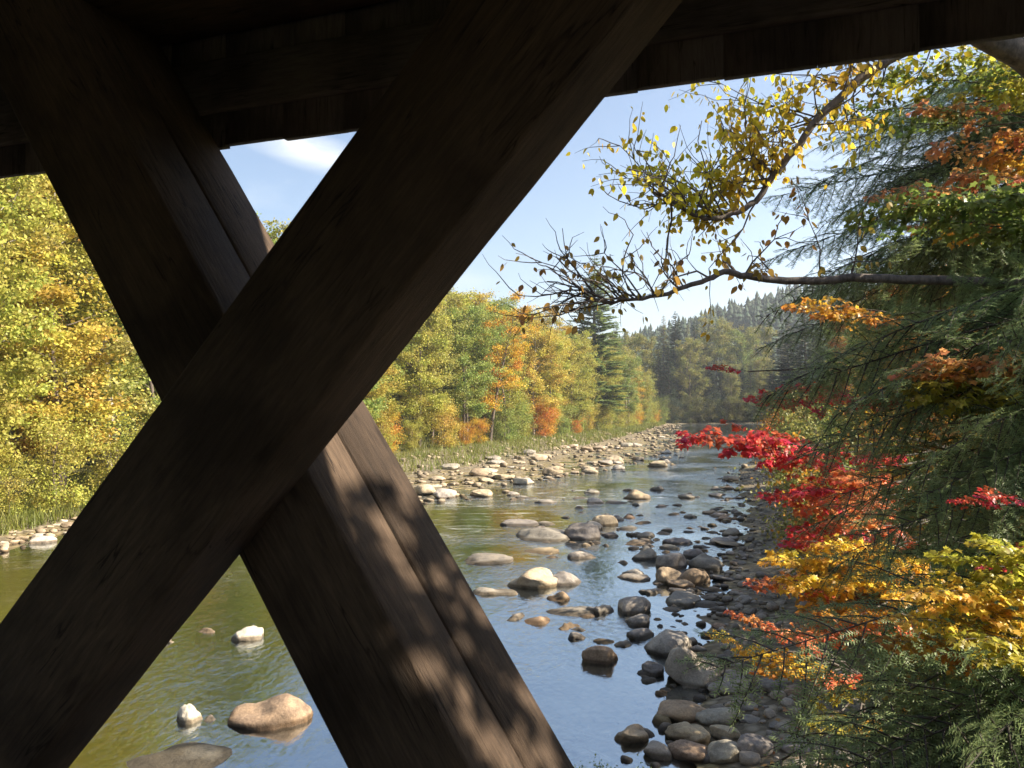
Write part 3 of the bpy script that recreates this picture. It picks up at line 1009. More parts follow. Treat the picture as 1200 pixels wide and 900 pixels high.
def deciduous(seed, h=16, cr=3.6, base=0.28, nl=30, leaf=0.19, per=58, bare=0.0, multi=1):
    rng = np.random.default_rng(seed)
    wd, lv = MB(), MB()
    pts_all = []
    for st in range(multi):
        off = rng.normal(0, 0.35, 2) if multi > 1 else np.zeros(2)
        lean = rng.normal(0, 0.05, 2) + off * 0.12
        t = np.linspace(0, 1, 10)
        hh = h * (1 if st == 0 else rng.uniform(.7, .95))
        trunk = np.column_stack([off[0] + lean[0] * hh * t ** 1.3 + 0.18 * np.sin(t * 5 + rng.uniform(0, 6)) * t, off[1] + lean[1] * hh * t ** 1.3 + 0.18 * np.sin(t * 4 + rng.uniform(0, 6)) * t, hh * 0.94 * t - 0.25 * (1 - t)])
        wd.tube(trunk, (0.011 * hh) * (1 - t) ** 0.8 + 0.018, 7)
        for q in range(nl // multi):
            u = base + (0.97 - base) * (q + rng.random()) / (nl // multi)
            env = cr * math.sqrt(max(0.05, 1 - ((u - 0.58) / 0.47) ** 2)) * rng.uniform(0.6, 1.12)
            az = q * 2.4 + rng.normal(0, 0.35)
            el = math.radians(12 + 45 * u + rng.normal(0, 9))
            p0 = np.array([np.interp(u / 0.94, t, trunk[:, k]) for k in range(3)])
            tt = np.linspace(0, 1, 5)[:, None]
            dh = np.array([math.cos(az), math.sin(az), 0])
            limb = p0 + dh * env * tt + UP * env * math.tan(el) * (0.55 * tt + 0.2 * tt ** 2) + rng.normal(0, 0.06, (5, 3)) * tt
            wd.tube(limb, np.linspace(0.035, 0.010, 5) * (h / 16), 4)
            for sq in range(7):
                ff = rng.uniform(0.3, 1.0)
                c0 = np.array([np.interp(ff, tt[:, 0], limb[:, k]) for k in range(3)])
                d = unit(dh * 0.8 + rng.normal(0, 0.75, 3) + UP * 0.25)
                ln = rng.uniform(0.22, 0.42) * max(env, 1.0)
                c1 = c0 + d * ln
                wd.tube(np.array([c0, (c0 + c1) / 2 + rng.normal(0, .04, 3), c1]), [0.011, 0.008, 0.004], 3)
                if rng.random() < bare: continue
                for cc in (c1, c0 + d * ln * 0.55):
                    k = int(per * rng.uniform(0.4, 1.3))
                    pts_all.append(cc + rng.normal(0, 1, (k, 3)) * np.array([0.34, 0.34, 0.2]) * rng.uniform(0.7, 1.3))
    rand_leaves(lv, rng, np.concatenate(pts_all), leaf)
    return wd.mesh('trunk', M_bark, True), lv.mesh('crown', M_leaf)

def conifer(seed, h=20, r=3.2, droop=0.2, gap=0.42, irregular=0.25, n=26):
    rng = np.random.default_rng(seed)
    wd, lv = MB(), MB()
    t = np.linspace(0, 1, 8)
    wd.tube(np.column_stack([0.05 * np.sin(t * 6), 0.05 * np.cos(t * 5), h * t - 0.3 * (1 - t)]), 0.013 * h * (1 - t) + 0.015, 7)
    C, A, B = [], [], []
    z = h * 0.10
    while z < h * 0.985:
        u = z / h
        L0 = r * (1 - u) ** 0.8 * (0.55 + 0.45 * min(1, u / 0.15))
        nb = 6 if u < 0.85 else 5
        a0 = rng.uniform(0, 6.28)
        for q in range(nb):
            if rng.random() < irregular * 0.5: continue
            L = L0 * rng.uniform(1 - irregular, 1 + irregular * 0.6) + 0.12
            az = a0 + q * 6.283 / nb + rng.normal(0, 0.25)
            dh = np.array([math.cos(az), math.sin(az), 0])
            sd = np.array([-dh[1], dh[0], 0])
            tt = np.linspace(0, 1, 4)[:, None]
            br = np.array([0, 0, z + rng.normal(0, 0.08)]) + dh * L * tt + UP * L * (0.12 * tt - (droop + 0.1) * tt ** 2 + (0.35 * u) * tt)
            wd.tube(br, np.linspace(0.03, 0.006, 4) * (0.4 + 0.6 * (1 - u)), 3)
            k = max(4, int(n * L / 1.6))
            f = rng.uniform(0.12, 1.03, k)
            base = np.column_stack([np.interp(f, tt[:, 0], br[:, j]) for j in range(3)])
            s = rng.choice([-1, 1], k)[:, None]
            ln = (0.20 + 0.30 * L * (1.05 - f))[:, None].clip(0.16, 0.75) * rng.uniform(.7, 1.2, (k, 1))
            d = unit(dh * 0.75 + sd * s * rng.uniform(0.3, 1.1, (k, 1)) + UP * rng.normal(-0.18, 0.2, (k, 1)))
            c = base + d * ln * 0.45
            C.append(c); A.append(d * ln * 0.5)
            nr = unit(UP + rng.normal(0, 0.45, (k, 3)))
            B.append(np.cross(nr, d) * ln * 0.24)
        z += gap * rng.uniform(0.75, 1.2) * (1.1 - 0.5 * u)
    C, A, B = np.concatenate(C), np.concatenate(A), np.concatenate(B)
    # split every spray into three needle tufts so its outline is ragged
    for k, (fa, sb) in enumerate(((0.0, 0.0), (-0.2, 0.8), (-0.2, -0.8))):
        diamonds(lv, C + A * fa + B * sb, A * (0.95 - 0.3 * (k > 0)) + B * sb * 0.6, B * 0.42)
    return wd.mesh('trunk', M_bark, True), lv.mesh('crown', M_needle)

DEC = [deciduous(21, 16, 3.4, 0.14, 38), deciduous(22, 16, 3.9, 0.18, 36), deciduous(23, 16, 3.0, 0.14, 38, bare=0.15),
       deciduous(24, 16, 3.6, 0.2, 36, multi=2), deciduous(25, 16, 3.3, 0.12, 38), deciduous(26, 16, 2.9, 0.25, 30, bare=0.35)]
SHRUB = [deciduous(41, 4, 1.7, 0.06, 22, leaf=0.13, per=26, multi=2), deciduous(42, 4, 2.0, 0.05, 24, leaf=0.13, per=26, multi=3)]
CON = [conifer(31, 20, 3.0), conifer(32, 20, 2.5, 0.28, 0.38, 0.2), conifer(33, 20, 3.9, 0.05, 0.5, 0.25, 60)]

def plant_tree(name, proto, x, y, scale, rot, leafc, barkc, label, cat, group=None, sx=1.0):
    g = gz(x, y)
    root = empty(name, (x, y, g), label, cat, group)
    root.rotation_euler = (0, 0, rot)
    root.scale = (scale * sx, scale * sx, scale)
    obj('trunk', proto[0], root, color=barkc)
    obj('crown', proto[1], root, color=leafc)
    return root

YG, YEL, GRN, OLV, ORG, GLD, DGR, RED = (0.44, 0.42, 0.085), (0.54, 0.43, 0.085), (0.29, 0.35, 0.085), (0.35, 0.34, 0.09), (0.62, 0.28, 0.045), (0.60, 0.36, 0.045), (0.06, 0.10, 0.045), (0.50, 0.10, 0.05)
CN = {YG: 'yellow-green', YEL: 'yellow', GRN: 'green', OLV: 'olive green', ORG: 'orange', GLD: 'golden', DGR: 'dark green', RED: 'red'}
PALE, BRN = (0.38, 0.34, 0.29), (0.15, 0.12, 0.10)
rt = np.random.default_rng(77)

# left bank: front row on the treeline, two rows behind
def bank_rows():
    cnt = 0
    for row, (off, step, hs) in enumerate(((1.6, 3.7, 0.92), (6.0, 5.0, 1.02), (11.5, 6.0, 1.05), (18.0, 8.0, 1.05))):
        y = 16.0 + row * 2
        k = 0
        while y < 194:
            x = np.interp(y, YT, XT_) - off + rt.normal(0, 0.8)
            taper = float(np.interp(y, [16, 40, 100, 130, 165, 185, 205], [1.12, 1.12, 1.12, 1.08, 0.98, 0.84, 0.6]))
            s = hs * taper * rt.uniform(0.84, 1.1)
            w = [YG, YG, OLV, GRN, YEL, GLD, YG, GRN] if row == 0 else [YG, OLV, GRN, YG, OLV, YEL, YG, GRN]
            c = w[int(rt.integers(8))]
            tone = rt.uniform(0.85, 1.15)
            pr = DEC[int(rt.integers(6))]
            near_ = row < 2 and y < 56 and k % 2 == 0
            if near_: pr = DEC[5]
            where = ['front row', 'second row', 'third row', 'back row'][row]
            bk = PALE if rt.random() < 0.5 or near_ else BRN
            bt = 'pale' if bk is PALE else 'brown'
            plant_tree('autumn_tree', pr, x, y, s, rt.uniform(0, 6.28), tuple(q * tone for q in c), bk,
                       f'{CN[c]} {bt}-trunked tree, {ordinal(k)} from the bridge in the {where} of the left bank', 'tree', 'autumn trees of the left bank', sx=rt.uniform(1.0, 1.35) / max(taper, 0.8) ** 0.5)
            k += 1
            y += step * rt.uniform(0.75, 1.25) * (1 + y / 400)
bank_rows()
# conifers that stand out of the left bank
for (px, Yd, hh, pi_, lab) in [(697, 150, 34, 2, 'tall dark pine with layered boughs rising above the autumn trees'),
                               (722, 170, 23, 0, 'lower dark spruce just right of the tall pine'),
                               (668, 138, 20, 1, 'slim dark spruce left of the tall pine among yellow trees'),
                               (520, 100, 17, 0, 'dark spruce half hidden in the yellow-green left bank trees'),
                               ]:
    x = (px - 600) / F * Yd
    plant_tree('conifer_tree', CON[pi_], x, Yd, hh / 20, rt.uniform(0, 6), (0.20, 0.27, 0.09), BRN, lab, 'conifer', 'conifers of the left bank', sx=1.45)
# bushes at the foot of the left bank trees
y = 26.0; k = 0
while y < 200:
    x = np.interp(y, YT, XT_) + rt.uniform(-0.8, 1.0)
    c = [ORG if y > 60 else YG, GLD, YG, GRN, YEL, GLD, YG][int(rt.integers(7))]
    plant_tree('autumn_bush', SHRUB[k % 2], x, y, rt.uniform(0.55, 1.25), rt.uniform(0, 6), c, BRN,
               f'{CN[c]} bush at the foot of the left bank trees, {ordinal(k)} from the bridge', 'bush', 'bushes along the left bank')
    k += 1
    y += rt.uniform(2.2, 4.4) * (1 + y / 300)

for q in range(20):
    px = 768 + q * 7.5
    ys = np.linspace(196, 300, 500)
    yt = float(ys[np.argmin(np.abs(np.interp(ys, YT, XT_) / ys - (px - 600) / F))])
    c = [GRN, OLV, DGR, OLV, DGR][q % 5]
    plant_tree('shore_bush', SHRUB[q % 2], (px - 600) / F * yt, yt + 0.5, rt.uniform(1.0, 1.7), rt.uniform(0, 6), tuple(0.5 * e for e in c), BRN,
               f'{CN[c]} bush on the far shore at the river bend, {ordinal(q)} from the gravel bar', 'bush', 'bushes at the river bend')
# grass along the left bank
m = MB()
ng = 46000
yy = 16 + 180 * rt.random(ng) ** 1.4
aa, bb = np.interp(yy, YL, XL_), np.interp(yy, YT, XT_)
xx = bb + (aa - bb) * (-0.45 + 0.95 * rt.random(ng) ** 1.2)
clump = wob(xx, yy, 1.1) + wob(xx, yy, 2.7, 2)
keep = clump > -0.5
xx, yy = xx[keep], yy[keep]
zz = ground(xx, yy)
n_ = len(xx)
hg = rt.uniform(0.3, 0.95, n_)
az = rt.uniform(0, 6.28, n_)
wv = np.column_stack([np.cos(az), np.sin(az), 0 * az]) * (0.014 + 0.00022 * yy)[:, None]
ln = np.column_stack([rt.normal(0, .28, n_), rt.normal(0, .28, n_), np.ones(n_)]) * hg[:, None]
b0 = np.column_stack([xx, yy, zz - 0.03])
m.add(np.stack([b0 - wv, b0 + wv, b0 + ln * 0.6 + wv * 0.8, b0 + ln], 1).reshape(-1, 3), np.arange(n_ * 4).reshape(-1, 4))
o = obj('bank_grass', m.mesh('bank_grass', M_grass))
tag(o, 'tall yellow-green grass along the left bank', 'grass', kind='stuff')

# trees where the river bends out of sight, their shade put into darker leaf colours
k = 0
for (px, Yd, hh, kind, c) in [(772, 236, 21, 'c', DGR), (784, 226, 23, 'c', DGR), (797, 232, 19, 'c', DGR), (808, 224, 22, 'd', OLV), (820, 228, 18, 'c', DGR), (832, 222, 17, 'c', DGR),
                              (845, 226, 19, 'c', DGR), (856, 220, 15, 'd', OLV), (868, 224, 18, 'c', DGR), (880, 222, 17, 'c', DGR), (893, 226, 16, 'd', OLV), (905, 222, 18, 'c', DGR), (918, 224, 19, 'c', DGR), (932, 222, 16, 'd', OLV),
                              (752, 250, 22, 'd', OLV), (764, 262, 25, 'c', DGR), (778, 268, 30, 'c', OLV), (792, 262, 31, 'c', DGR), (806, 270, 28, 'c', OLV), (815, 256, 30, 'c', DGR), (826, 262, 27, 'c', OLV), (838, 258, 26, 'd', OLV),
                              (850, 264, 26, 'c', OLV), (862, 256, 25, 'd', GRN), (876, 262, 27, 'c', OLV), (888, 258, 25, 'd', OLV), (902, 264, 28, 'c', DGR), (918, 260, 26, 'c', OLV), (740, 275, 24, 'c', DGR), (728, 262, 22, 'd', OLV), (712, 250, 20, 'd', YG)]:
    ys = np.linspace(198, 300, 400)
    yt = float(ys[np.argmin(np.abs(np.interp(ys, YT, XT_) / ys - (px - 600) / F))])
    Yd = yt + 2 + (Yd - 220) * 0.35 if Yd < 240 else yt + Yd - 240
    x = (px - 600) / F * Yd
    if kind == 'c':
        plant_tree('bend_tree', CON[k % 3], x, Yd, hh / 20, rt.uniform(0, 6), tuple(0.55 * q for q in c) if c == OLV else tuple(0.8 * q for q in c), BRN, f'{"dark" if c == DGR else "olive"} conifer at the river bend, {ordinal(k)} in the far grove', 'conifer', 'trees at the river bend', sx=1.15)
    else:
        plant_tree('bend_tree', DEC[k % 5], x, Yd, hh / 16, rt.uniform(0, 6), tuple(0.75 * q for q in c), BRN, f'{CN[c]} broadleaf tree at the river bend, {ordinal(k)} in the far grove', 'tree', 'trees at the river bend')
    k += 1

# forest on the far hills: reads as one mass
m = MB()
rf = np.random.default_rng(8)
cnt = 0
CV, CF = [], []
def small_conifer(h, r):
    v, f = [], []
    for lay in range(4):
        z0 = h * (0.12 + 0.21 * lay); z1 = h * (0.48 + 0.175 * lay)
        rr_ = r * (1 - 0.22 * lay)
        b = len(v)
        a0 = rf.uniform(0, 6)
        for q in range(7):
            rad = rr_ * rf.uniform(.65, 1.15)
            v.append((rad * math.cos(a0 + q * .8976), rad * math.sin(a0 + q * .8976), z0 + rf.normal(0, h * .02)))
        v.append((0, 0, z1))
        f += [(b + q, b + (q + 1) % 7, b + 7) for q in range(7)]
    return np.array(v), np.array(f)
def small_round(h, r):
    v = ICO1[0] * (1 + rf.normal(0, 0.16, (len(ICO1[0]), 1))) * np.array([r, r, h * 0.45]) + np.array([0, 0, h * 0.55])
    return v, ICO1[1]
pts = []
while cnt < 9500:
    y = rf.uniform(265, 1150)
    x = rf.uniform(-0.1, 0.85) * y + rf.uniform(-60, 60)
    if float(ground(x, y)) < 1.5: continue
    pts.append((x, y)); cnt += 1
for _ in range(1600):
    y = rf.uniform(40, 700); x = np.interp(y, YT, XT_) - 24 - rf.uniform(0, 160)
    if y < 205: pts.append((x, y))
PT = np.array(pts)
PZ = ground(PT[:, 0], PT[:, 1])
for (x, y), z in zip(PT, PZ):
    h = rf.uniform(6.5, 14)
    v, f = small_conifer(h, h * rf.uniform(.2, .3)) if rf.random() < 0.6 else small_conifer(h * 0.75, h * rf.uniform(.34, .5))
    m.add(v + np.array([x, y, z - 0.5]), f)
o = obj('hill_forest', m.mesh('hill_forest', M_far))
tag(o, 'hazy blue-green forest covering the far hills', 'forest', kind='stuff')

# ------------------------------------------------------------------ near boughs
def hemlock_bough(seed, L=3.0):
    """flat drooping spray: axis, branchlets, twiglets, needles"""
    rng = np.random.default_rng(seed)
    wd, lv = MB(), MB()
    t = np.linspace(0, 1, 14)
    bend = rng.normal(0, 0.10)
    axis_ = np.column_stack([L * t, bend * L * t ** 2 + 0.02 * np.sin(t * 9), 0.22 * L * t - 0.36 * L * t ** 2.0])
    wd.tube(axis_, np.linspace(0.015, 0.0015, 14), 5)
    B0, D, NRM, LEN = [], [], [], []
    x = 0.12
    side = 1
    while x < 0.995:
        p = np.array([np.interp(x, t, axis_[:, j]) for j in range(3)])
        bl_ = L * (0.05 + 0.27 * (1 - x) ** 0.75 * min(1, x / 0.25)) * rng.uniform(0.55, 1.2)
        ang = math.radians(rng.uniform(48, 72))
        d = np.array([math.cos(ang), side * math.sin(ang), rng.normal(-0.14, 0.30)])
        d = unit(d)
        tt = np.linspace(0, 1, 5)[:, None]
        br = p + d * bl_ * tt + np.array([0.15, 0, -0.42]) * bl_ * tt ** 2
        wd.tube(br, np.linspace(0.005, 0.0012, 5), 3)
        nt = max(3, int(bl_ / 0.021))
        f = (np.arange(nt) + rng.uniform(0, 1, nt) * 0.6) / nt
        base = np.column_stack([np.interp(f, tt[:, 0], br[:, j]) for j in range(3)])
        s = np.where(np.arange(nt) % 2, 1.0, -1.0)
        sd = np.array([-d[1], d[0], 0])
        dd = unit(d[None] * 0.8 + sd[None] * s[:, None] * rng.uniform(.6, 1.0, (nt, 1)) + UP * rng.normal(-0.45, 0.35, (nt, 1)))
        ll = (0.035 + 0.13 * (1 - f) * min(1, bl_ / 0.5)) * rng.uniform(.6, 1.25, nt)
        B0.append(base); D.append(dd); LEN.append(ll)
        # the branchlet's own tip carries needles too
        B0.append(br[[2, 3]]); D.append(unit(br[[3, 4]] - br[[2, 3]])); LEN.append(np.full(2, bl_ * 0.26))
        x += 0.012 * rng.uniform(0.7, 1.3)
        side = -side
    B0, D, LEN = np.concatenate(B0), np.concatenate(D), np.concatenate(LEN)
    cnt_ = np.maximum(4, (LEN / 0.0062).astype(int))
    idx = np.repeat(np.arange(len(B0)), cnt_)
    k = np.concatenate([np.arange(c) for c in cnt_])
    fr = (k + 0.5) / cnt_[idx]
    pos = B0[idx] + D[idx] * (LEN[idx] * fr)[:, None] - UP * (0.15 * LEN[idx] * fr ** 2)[:, None]
    sd = unit(np.cross(UP, D[idx]))
    s = np.where(k % 2, 1.0, -1.0)[:, None]
    n = len(pos)
    nd = unit(D[idx] * rng.uniform(.35, .8, (n, 1)) + sd * s + UP * rng.normal(0.02, 0.22, (n, 1)))
    nl = 0.024 * rng.uniform(.7, 1.2, (n, 1)) * (1 - 0.4 * fr[:, None] ** 3)
    wv = D[idx] * 0.0038
    lv.add(np.stack([pos - wv, pos + wv, pos + nd * nl], 1).reshape(-1, 3), np.arange(n * 3).reshape(-1, 3))
    return wd.mesh('bough', M_bark, True), lv.mesh('needles', M_needle)

OUT = [(0, -0.02), (0.20, -0.10), (0.40, 0.04), (0.28, 0.20), (0.60, 0.50), (0.34, 0.50), (0.22, 0.62), (0.0, 1.0)]
OUT = np.array(OUT + [(-a, b) for a, b in OUT[-2:0:-1]])
OUT = np.vstack([[0, 0.32], OUT])
NO = len(OUT)
FAN = np.array([[0, q, q + 1 if q + 1 < NO else 1] for q in range(1, NO)])
OVAL = np.array([(0, 0), (0.22, 0.18), (0.30, 0.42), (0.2, 0.72), (0, 1.0), (-0.2, 0.72), (-0.30, 0.42), (-0.22, 0.18)])

def shaped_leaves(m, rng, pos, fwd, nrm, size, shape='maple'):
    """lobed leaves with a fold along the midrib; pos = stalk end"""
    n = len(pos)
    fwd = unit(fwd)
    side = unit(np.cross(fwd, nrm))
    nr = np.cross(side, fwd)
    o_ = OUT if shape == 'maple' else OVAL
    cup = rng.uniform(-0.35, 0.25, (n, 1, 1))
    curl = rng.uniform(-0.35, 0.1, (n, 1, 1))
    s = size * rng.uniform(0.65, 1.25, (n, 1, 1))
    x, y = o_[None, :, 0:1], o_[None, :, 1:2]
    v = pos[:, None] + s * (side[:, None] * x + fwd[:, None] * y + nr[:, None] * (cup * np.abs(x) + curl * y * y))
    k = len(o_)
    base = (np.arange(n) * k)[:, None, None]
    if shape == 'maple': f = (FAN[None] + base).reshape(-1, 3)
    else: f = (np.arange(k)[None] + base[:, :, 0]).reshape(-1, k)
    m.add(v.reshape(-1, 3), f)

def maple_bough(seed, L=1.8, leaf=0.088, dens=1.15):
    rng = np.random.default_rng(seed)
    wd, lv = MB(), MB()
    t = np.linspace(0, 1, 9)
    ax = np.column_stack([L * t, 0.12 * L * np.sin(t * 3 + rng.uniform(0, 6)) * t, L * (0.12 * t - 0.10 * t ** 2) + 0.02 * np.sin(t * 11)])
    wd.tube(ax, np.linspace(0.011, 0.003, 9), 5)
    pos, fwd = [], []
    def leaves_on(pts, k):
        for _ in range(k):
            f = rng.uniform(0.25, 1.0) * (len(pts) - 1)
            q = int(min(f, len(pts) - 2))
            p = pts[q] + (pts[q + 1] - pts[q]) * (f - q)
            dr = unit(pts[q + 1] - pts[q])
            d = unit(dr * 0.5 + rng.normal(0, 0.6, 3) * np.array([1, 1, 0.25]) + UP * -0.15)
            pt = p + d * rng.uniform(0.03, 0.07)
            wd.tube(np.array([p, pt]), [0.0012, 0.001], 3)
            pos.append(pt); fwd.append(unit(d * np.array([1, 1, 0.5]) + UP * rng.uniform(-0.75, 0.0)))
    x = 0.12
    while x < 1.0:
        p = np.array([np.interp(x, t, ax[:, j]) for j in range(3)])
        for s in (1, -1):
            tl = L * (0.10 + 0.30 * (1 - x)) * rng.uniform(0.6, 1.2)
            d = unit(np.array([0.75, s * rng.uniform(0.5, 1.0), rng.normal(0.08, 0.2)]))
            tp = np.array([p, p + d * tl * 0.5 + rng.normal(0, .02, 3), p + d * tl + UP * -0.06 * tl + rng.normal(0, .03, 3)])
            wd.tube(tp, [0.004, 0.003, 0.0015], 3)
            leaves_on(tp, int(dens * (4 + 9 * tl / 0.5)))
        x += 0.085
    leaves_on(ax[5:], int(6 * dens))
    pos, fwd = np.array(pos), np.array(fwd)
    n = len(pos)
    nrm = unit(UP + rng.normal(0, 0.45, (n, 3)))
    shaped_leaves(lv, rng, pos, fwd, nrm, leaf)
    return wd.mesh('bough', M_bark, True), lv.mesh('leaves', M_maple)

HEM = [hemlock_bough(s) for s in (51, 52, 53)]
MAP = [maple_bough(s) for s in (61, 62, 63, 64)]
rh = np.random.default_rng(19)

def aim(a, b, roll=0.0):
    """matrix that carries local X from a to b with local Z as far up as it can be"""
    a, b = np.array(a, float), np.array(b, float)
    ex = unit(b - a)
    ey = unit(np.cross(UP, ex))
    ez = np.cross(ex, ey)
    Mt = Matrix(((ex[0], ey[0], ez[0], 0), (ex[1], ey[1], ez[1], 0), (ex[2], ey[2], ez[2], 0), (0, 0, 0, 1)))
    return Mt @ Matrix.Rotation(roll, 4, 'X')

def add_bough(root, base, protos, L, a, b, color, barkc=(0.07, 0.06, 0.05), widen=1.0, foliage='needles', q=None):
    pr = protos[int(rh.integers(len(protos))) if q is None else q]
    s = float(np.linalg.norm(np.array(b) - np.array(a))) / L
    Mt = aim(a, b, rh.normal(0, 0.18 if foliage == 'leaves' else 0.45))
    Mt = Mt @ Matrix.Diagonal((s, s * widen, s * widen, 1))
    Mt.translation = Vector(np.array(a) - base)
    br_ = obj('bough', pr[0], root, color=barkc)
    br_.matrix_basis = Mt
    lf = obj(foliage, pr[1], br_, color=color)
    return br_

HG = (0.26, 0.345, 0.15)
def hemlock(x, y, h, rmax, label, z_from=0.1, n=44, tone=1.0, targets=(), fill=(), sector=None, group='hemlocks of the right bank'):
    g = gz(x, y)
    base = np.array([x, y, g - 0.1])
    root = empty('hemlock_tree', tuple(base), label, 'hemlock', group)
    t = np.linspace(0, 1, 12)
    tr = np.column_stack([0.10 * np.sin(t * 4 + x), 0.10 * np.sin(t * 3 + y), h * t])
    m = MB(); m.tube(tr, 0.013 * h * (1 - t) + 0.02, 9)
    obj('trunk', m.mesh('trunk', M_bark, True), root, color=BRN)
    c = tuple(tone * q for q in HG)
    for q in range(n):
        u = z_from + (0.97 - z_from) * (q + rh.random() * 0.7) / n
        az = q * 2.39996 + rh.normal(0, .3)
        if sector is not None:
            az = rh.uniform(*sector)
        Lb = rmax * (1 - u) ** 0.7 * rh.uniform(0.7, 1.15) + 0.35
        a = base + np.array([np.interp(u, t, tr[:, j]) for j in range(3)])
        b = a + np.array([math.cos(az), math.sin(az), 0]) * Lb + UP * Lb * (-0.20 + 0.45 * u + rh.normal(0, .06))
        add_bough(root, base, HEM, 3.0, a, b, c)
    for (px, py, d, lift) in list(targets) + [(rh.uniform(*e[0]), rh.uniform(*e[1]), rh.uniform(*e[2]), rh.uniform(.2, .8)) for e in fill for _ in range(e[3])]:
        b = P(px, py, d)
        a = np.array([x, y, min(b[2] + lift, g + h * 0.95)])
        add_bough(root, base, HEM, 3.0, a, b, c, widen=0.85)
    return root

# big hemlock beside the bridge, its boughs hanging into the view
LEFT = (math.radians(110), math.radians(250))
hemlock(6.6, 5.6, 15.5, 3.2, 'near hemlock beside the bridge whose drooping sprays fill the lower right', z_from=0.42, n=22, targets=[
    (872, 745, 4.6, .5), (905, 820, 4.4, .6), (930, 895, 4.2, .5), (985, 800, 4.3, .4), (1010, 880, 3.9, .4), (1040, 850, 4.2, .4), (1090, 900, 4.0, .4), (1150, 885, 4.2, .3),
    (885, 380, 6.2, .6), (905, 425, 6.0, .6), (960, 400, 5.6, .5), (955, 470, 5.6, .6), (1000, 545, 5.4, .6), (1030, 470, 5.2, .5), (1050, 590, 5.0, .6), (1100, 520, 5.0, .5), (1160, 580, 4.8, .5), (1130, 440, 5.2, .5),
    (940, 545, 6.4, .5)],
    fill=[((900, 1200), (835, 910), (3.9, 4.8), 24), ((940, 1200), (350, 600), (5.0, 7.2), 20)])
hemlock(8.8, 10.2, 16.5, 3.4, 'second hemlock from the bridge on the right bank', z_from=0.34, n=40, targets=[
    (905, 250, 9.5, .3), (930, 200, 9.3, .3), (960, 150, 9.2, .2), (890, 300, 9.4, .3), (940, 290, 9.0, .4), (985, 220, 9.0, .3), (1010, 280, 9.0, .4), (1000, 120, 9.2, .2), (1040, 180, 9.0, .3), (975, 330, 9.2, .4), (1060, 250, 8.8, .3), (1070, 110, 9.0, .2), (900, 350, 9.6, .4)],
    fill=[((930, 1200), (60, 340), (8.4, 10.5), 22), ((1040, 1200), (50, 200), (8.4, 10.5), 6)])
hemlock(13.6, 16.5, 17.0, 3.4, 'third hemlock from the bridge on the right bank', n=46, tone=0.95)
hemlock(9.9, 14.2, 9.0, 2.4, 'shorter hemlock between the second and third on the right bank', z_from=0.08, n=36, tone=1.1)
hemlock(18.5, 27, 13.5, 3.4, 'fourth tall hemlock from the bridge on the right bank', n=44, tone=0.95)
hemlock(16.2, 22.5, 8.5, 2.6, 'bushy young hemlock in front of the fourth hemlock', z_from=0.08, n=34)

hemlock(12.6, 12.8, 13.0, 3.2, 'unseen hemlock past the right edge, added to shade the shore stones', n=40)  # out of view, added to cast shade on the right shore stones

# maples under and among the hemlocks
MR, MO, MY, MYG, MG, MOR = (0.64, 0.07, 0.07), (0.78, 0.28, 0.12), (0.82, 0.56, 0.09), (0.46, 0.42, 0.06), (0.24, 0.30, 0.07), (0.60, 0.30, 0.05)
PCH = (0.74, 0.36, 0.15)
def maple(x, y, ztop, label, boughs, name='maple_tree', group='maples of the right bank', bark=(0.11, 0.095, 0.08), rad=0.045):
    """small maple: a thin trunk to ztop and leafy boughs that reach the given points"""
    g = gz(x, y)
    base = np.array([x, y, g - 0.1])
    root = empty(name, tuple(base), label, 'maple', group)
    t = np.linspace(0, 1, 9)
    hgt = ztop - g + 0.1
    tr = np.column_stack([0.08 * np.sin(t * 5 + x) * t, 0.08 * np.sin(t * 4 + y * 2) * t, hgt * t])
    m = MB(); m.tube(tr, rad * (1 - t) ** .8 + 0.008, 7)
    obj('trunk', m.mesh('trunk', M_bark, True), root, color=bark)
    for (px, py, d, c, Lb) in boughs:
        b = P(px, py, d)
        dz = min(max(b[2] - 0.25 - base[2], 0.15 * hgt), hgt * 0.97)
        at = base + np.array([np.interp(dz / hgt, t, tr[:, j]) for j in range(3)])
        dv = b - at
        dist = np.linalg.norm(dv)
        if dist > Lb * 1.25:
            # bare lower part of the limb, then the leafy end
            a = b - unit(dv) * Lb
            mm = MB()
            mid = (at + a) / 2 + np.array([0, 0, 0.05 * dist])
            mm.tube(np.array([at, mid, a]) - base, [0.015, 0.012, 0.009], 5)
            obj('limb', mm.mesh('limb', M_bark, True), root, color=bark)
        else:
            a = at
        add_bough(root, base, MAP, 1.8, a, b, c, bark, widen=1.05, foliage='leaves')

maple(5.9, 9.6, 7.4, 'red maple on the right bank with a scarlet branch reaching over the river', [
    (803, 517, 8.4, MR, 1.5), (850, 527, 8.6, MR, 1.3), (905, 545, 8.6, MR, 1.2), (880, 470, 9.4, MR, 1.1), (925, 455, 9.2, MR, 1.0), (830, 432, 9.8, MR, 0.5), (960, 470, 9.0, MR, 1.0),
    (905, 585, 8.4, MR, 1.1), (940, 600, 8.4, MO, 1.2), (925, 640, 8.5, MR, 1.1), (965, 560, 8.4, MO, 1.1), (985, 620, 8.0, MO, 1.2), (1000, 540, 8.0, MR, 1.0), (1010, 650, 7.9, MO, 1.0), (930, 575, 8.0, MR, 1.1), (960, 590, 7.8, MO, 1.1), (975, 650, 7.8, MO, 1.0), (945, 625, 8.0, MR, 1.1), (1000, 590, 7.6, MO, 1.0), (990, 565, 7.6, MO, 1.0), (870, 520, 8.4, MR, 1.2), (935, 535, 8.2, MR, 1.1)])
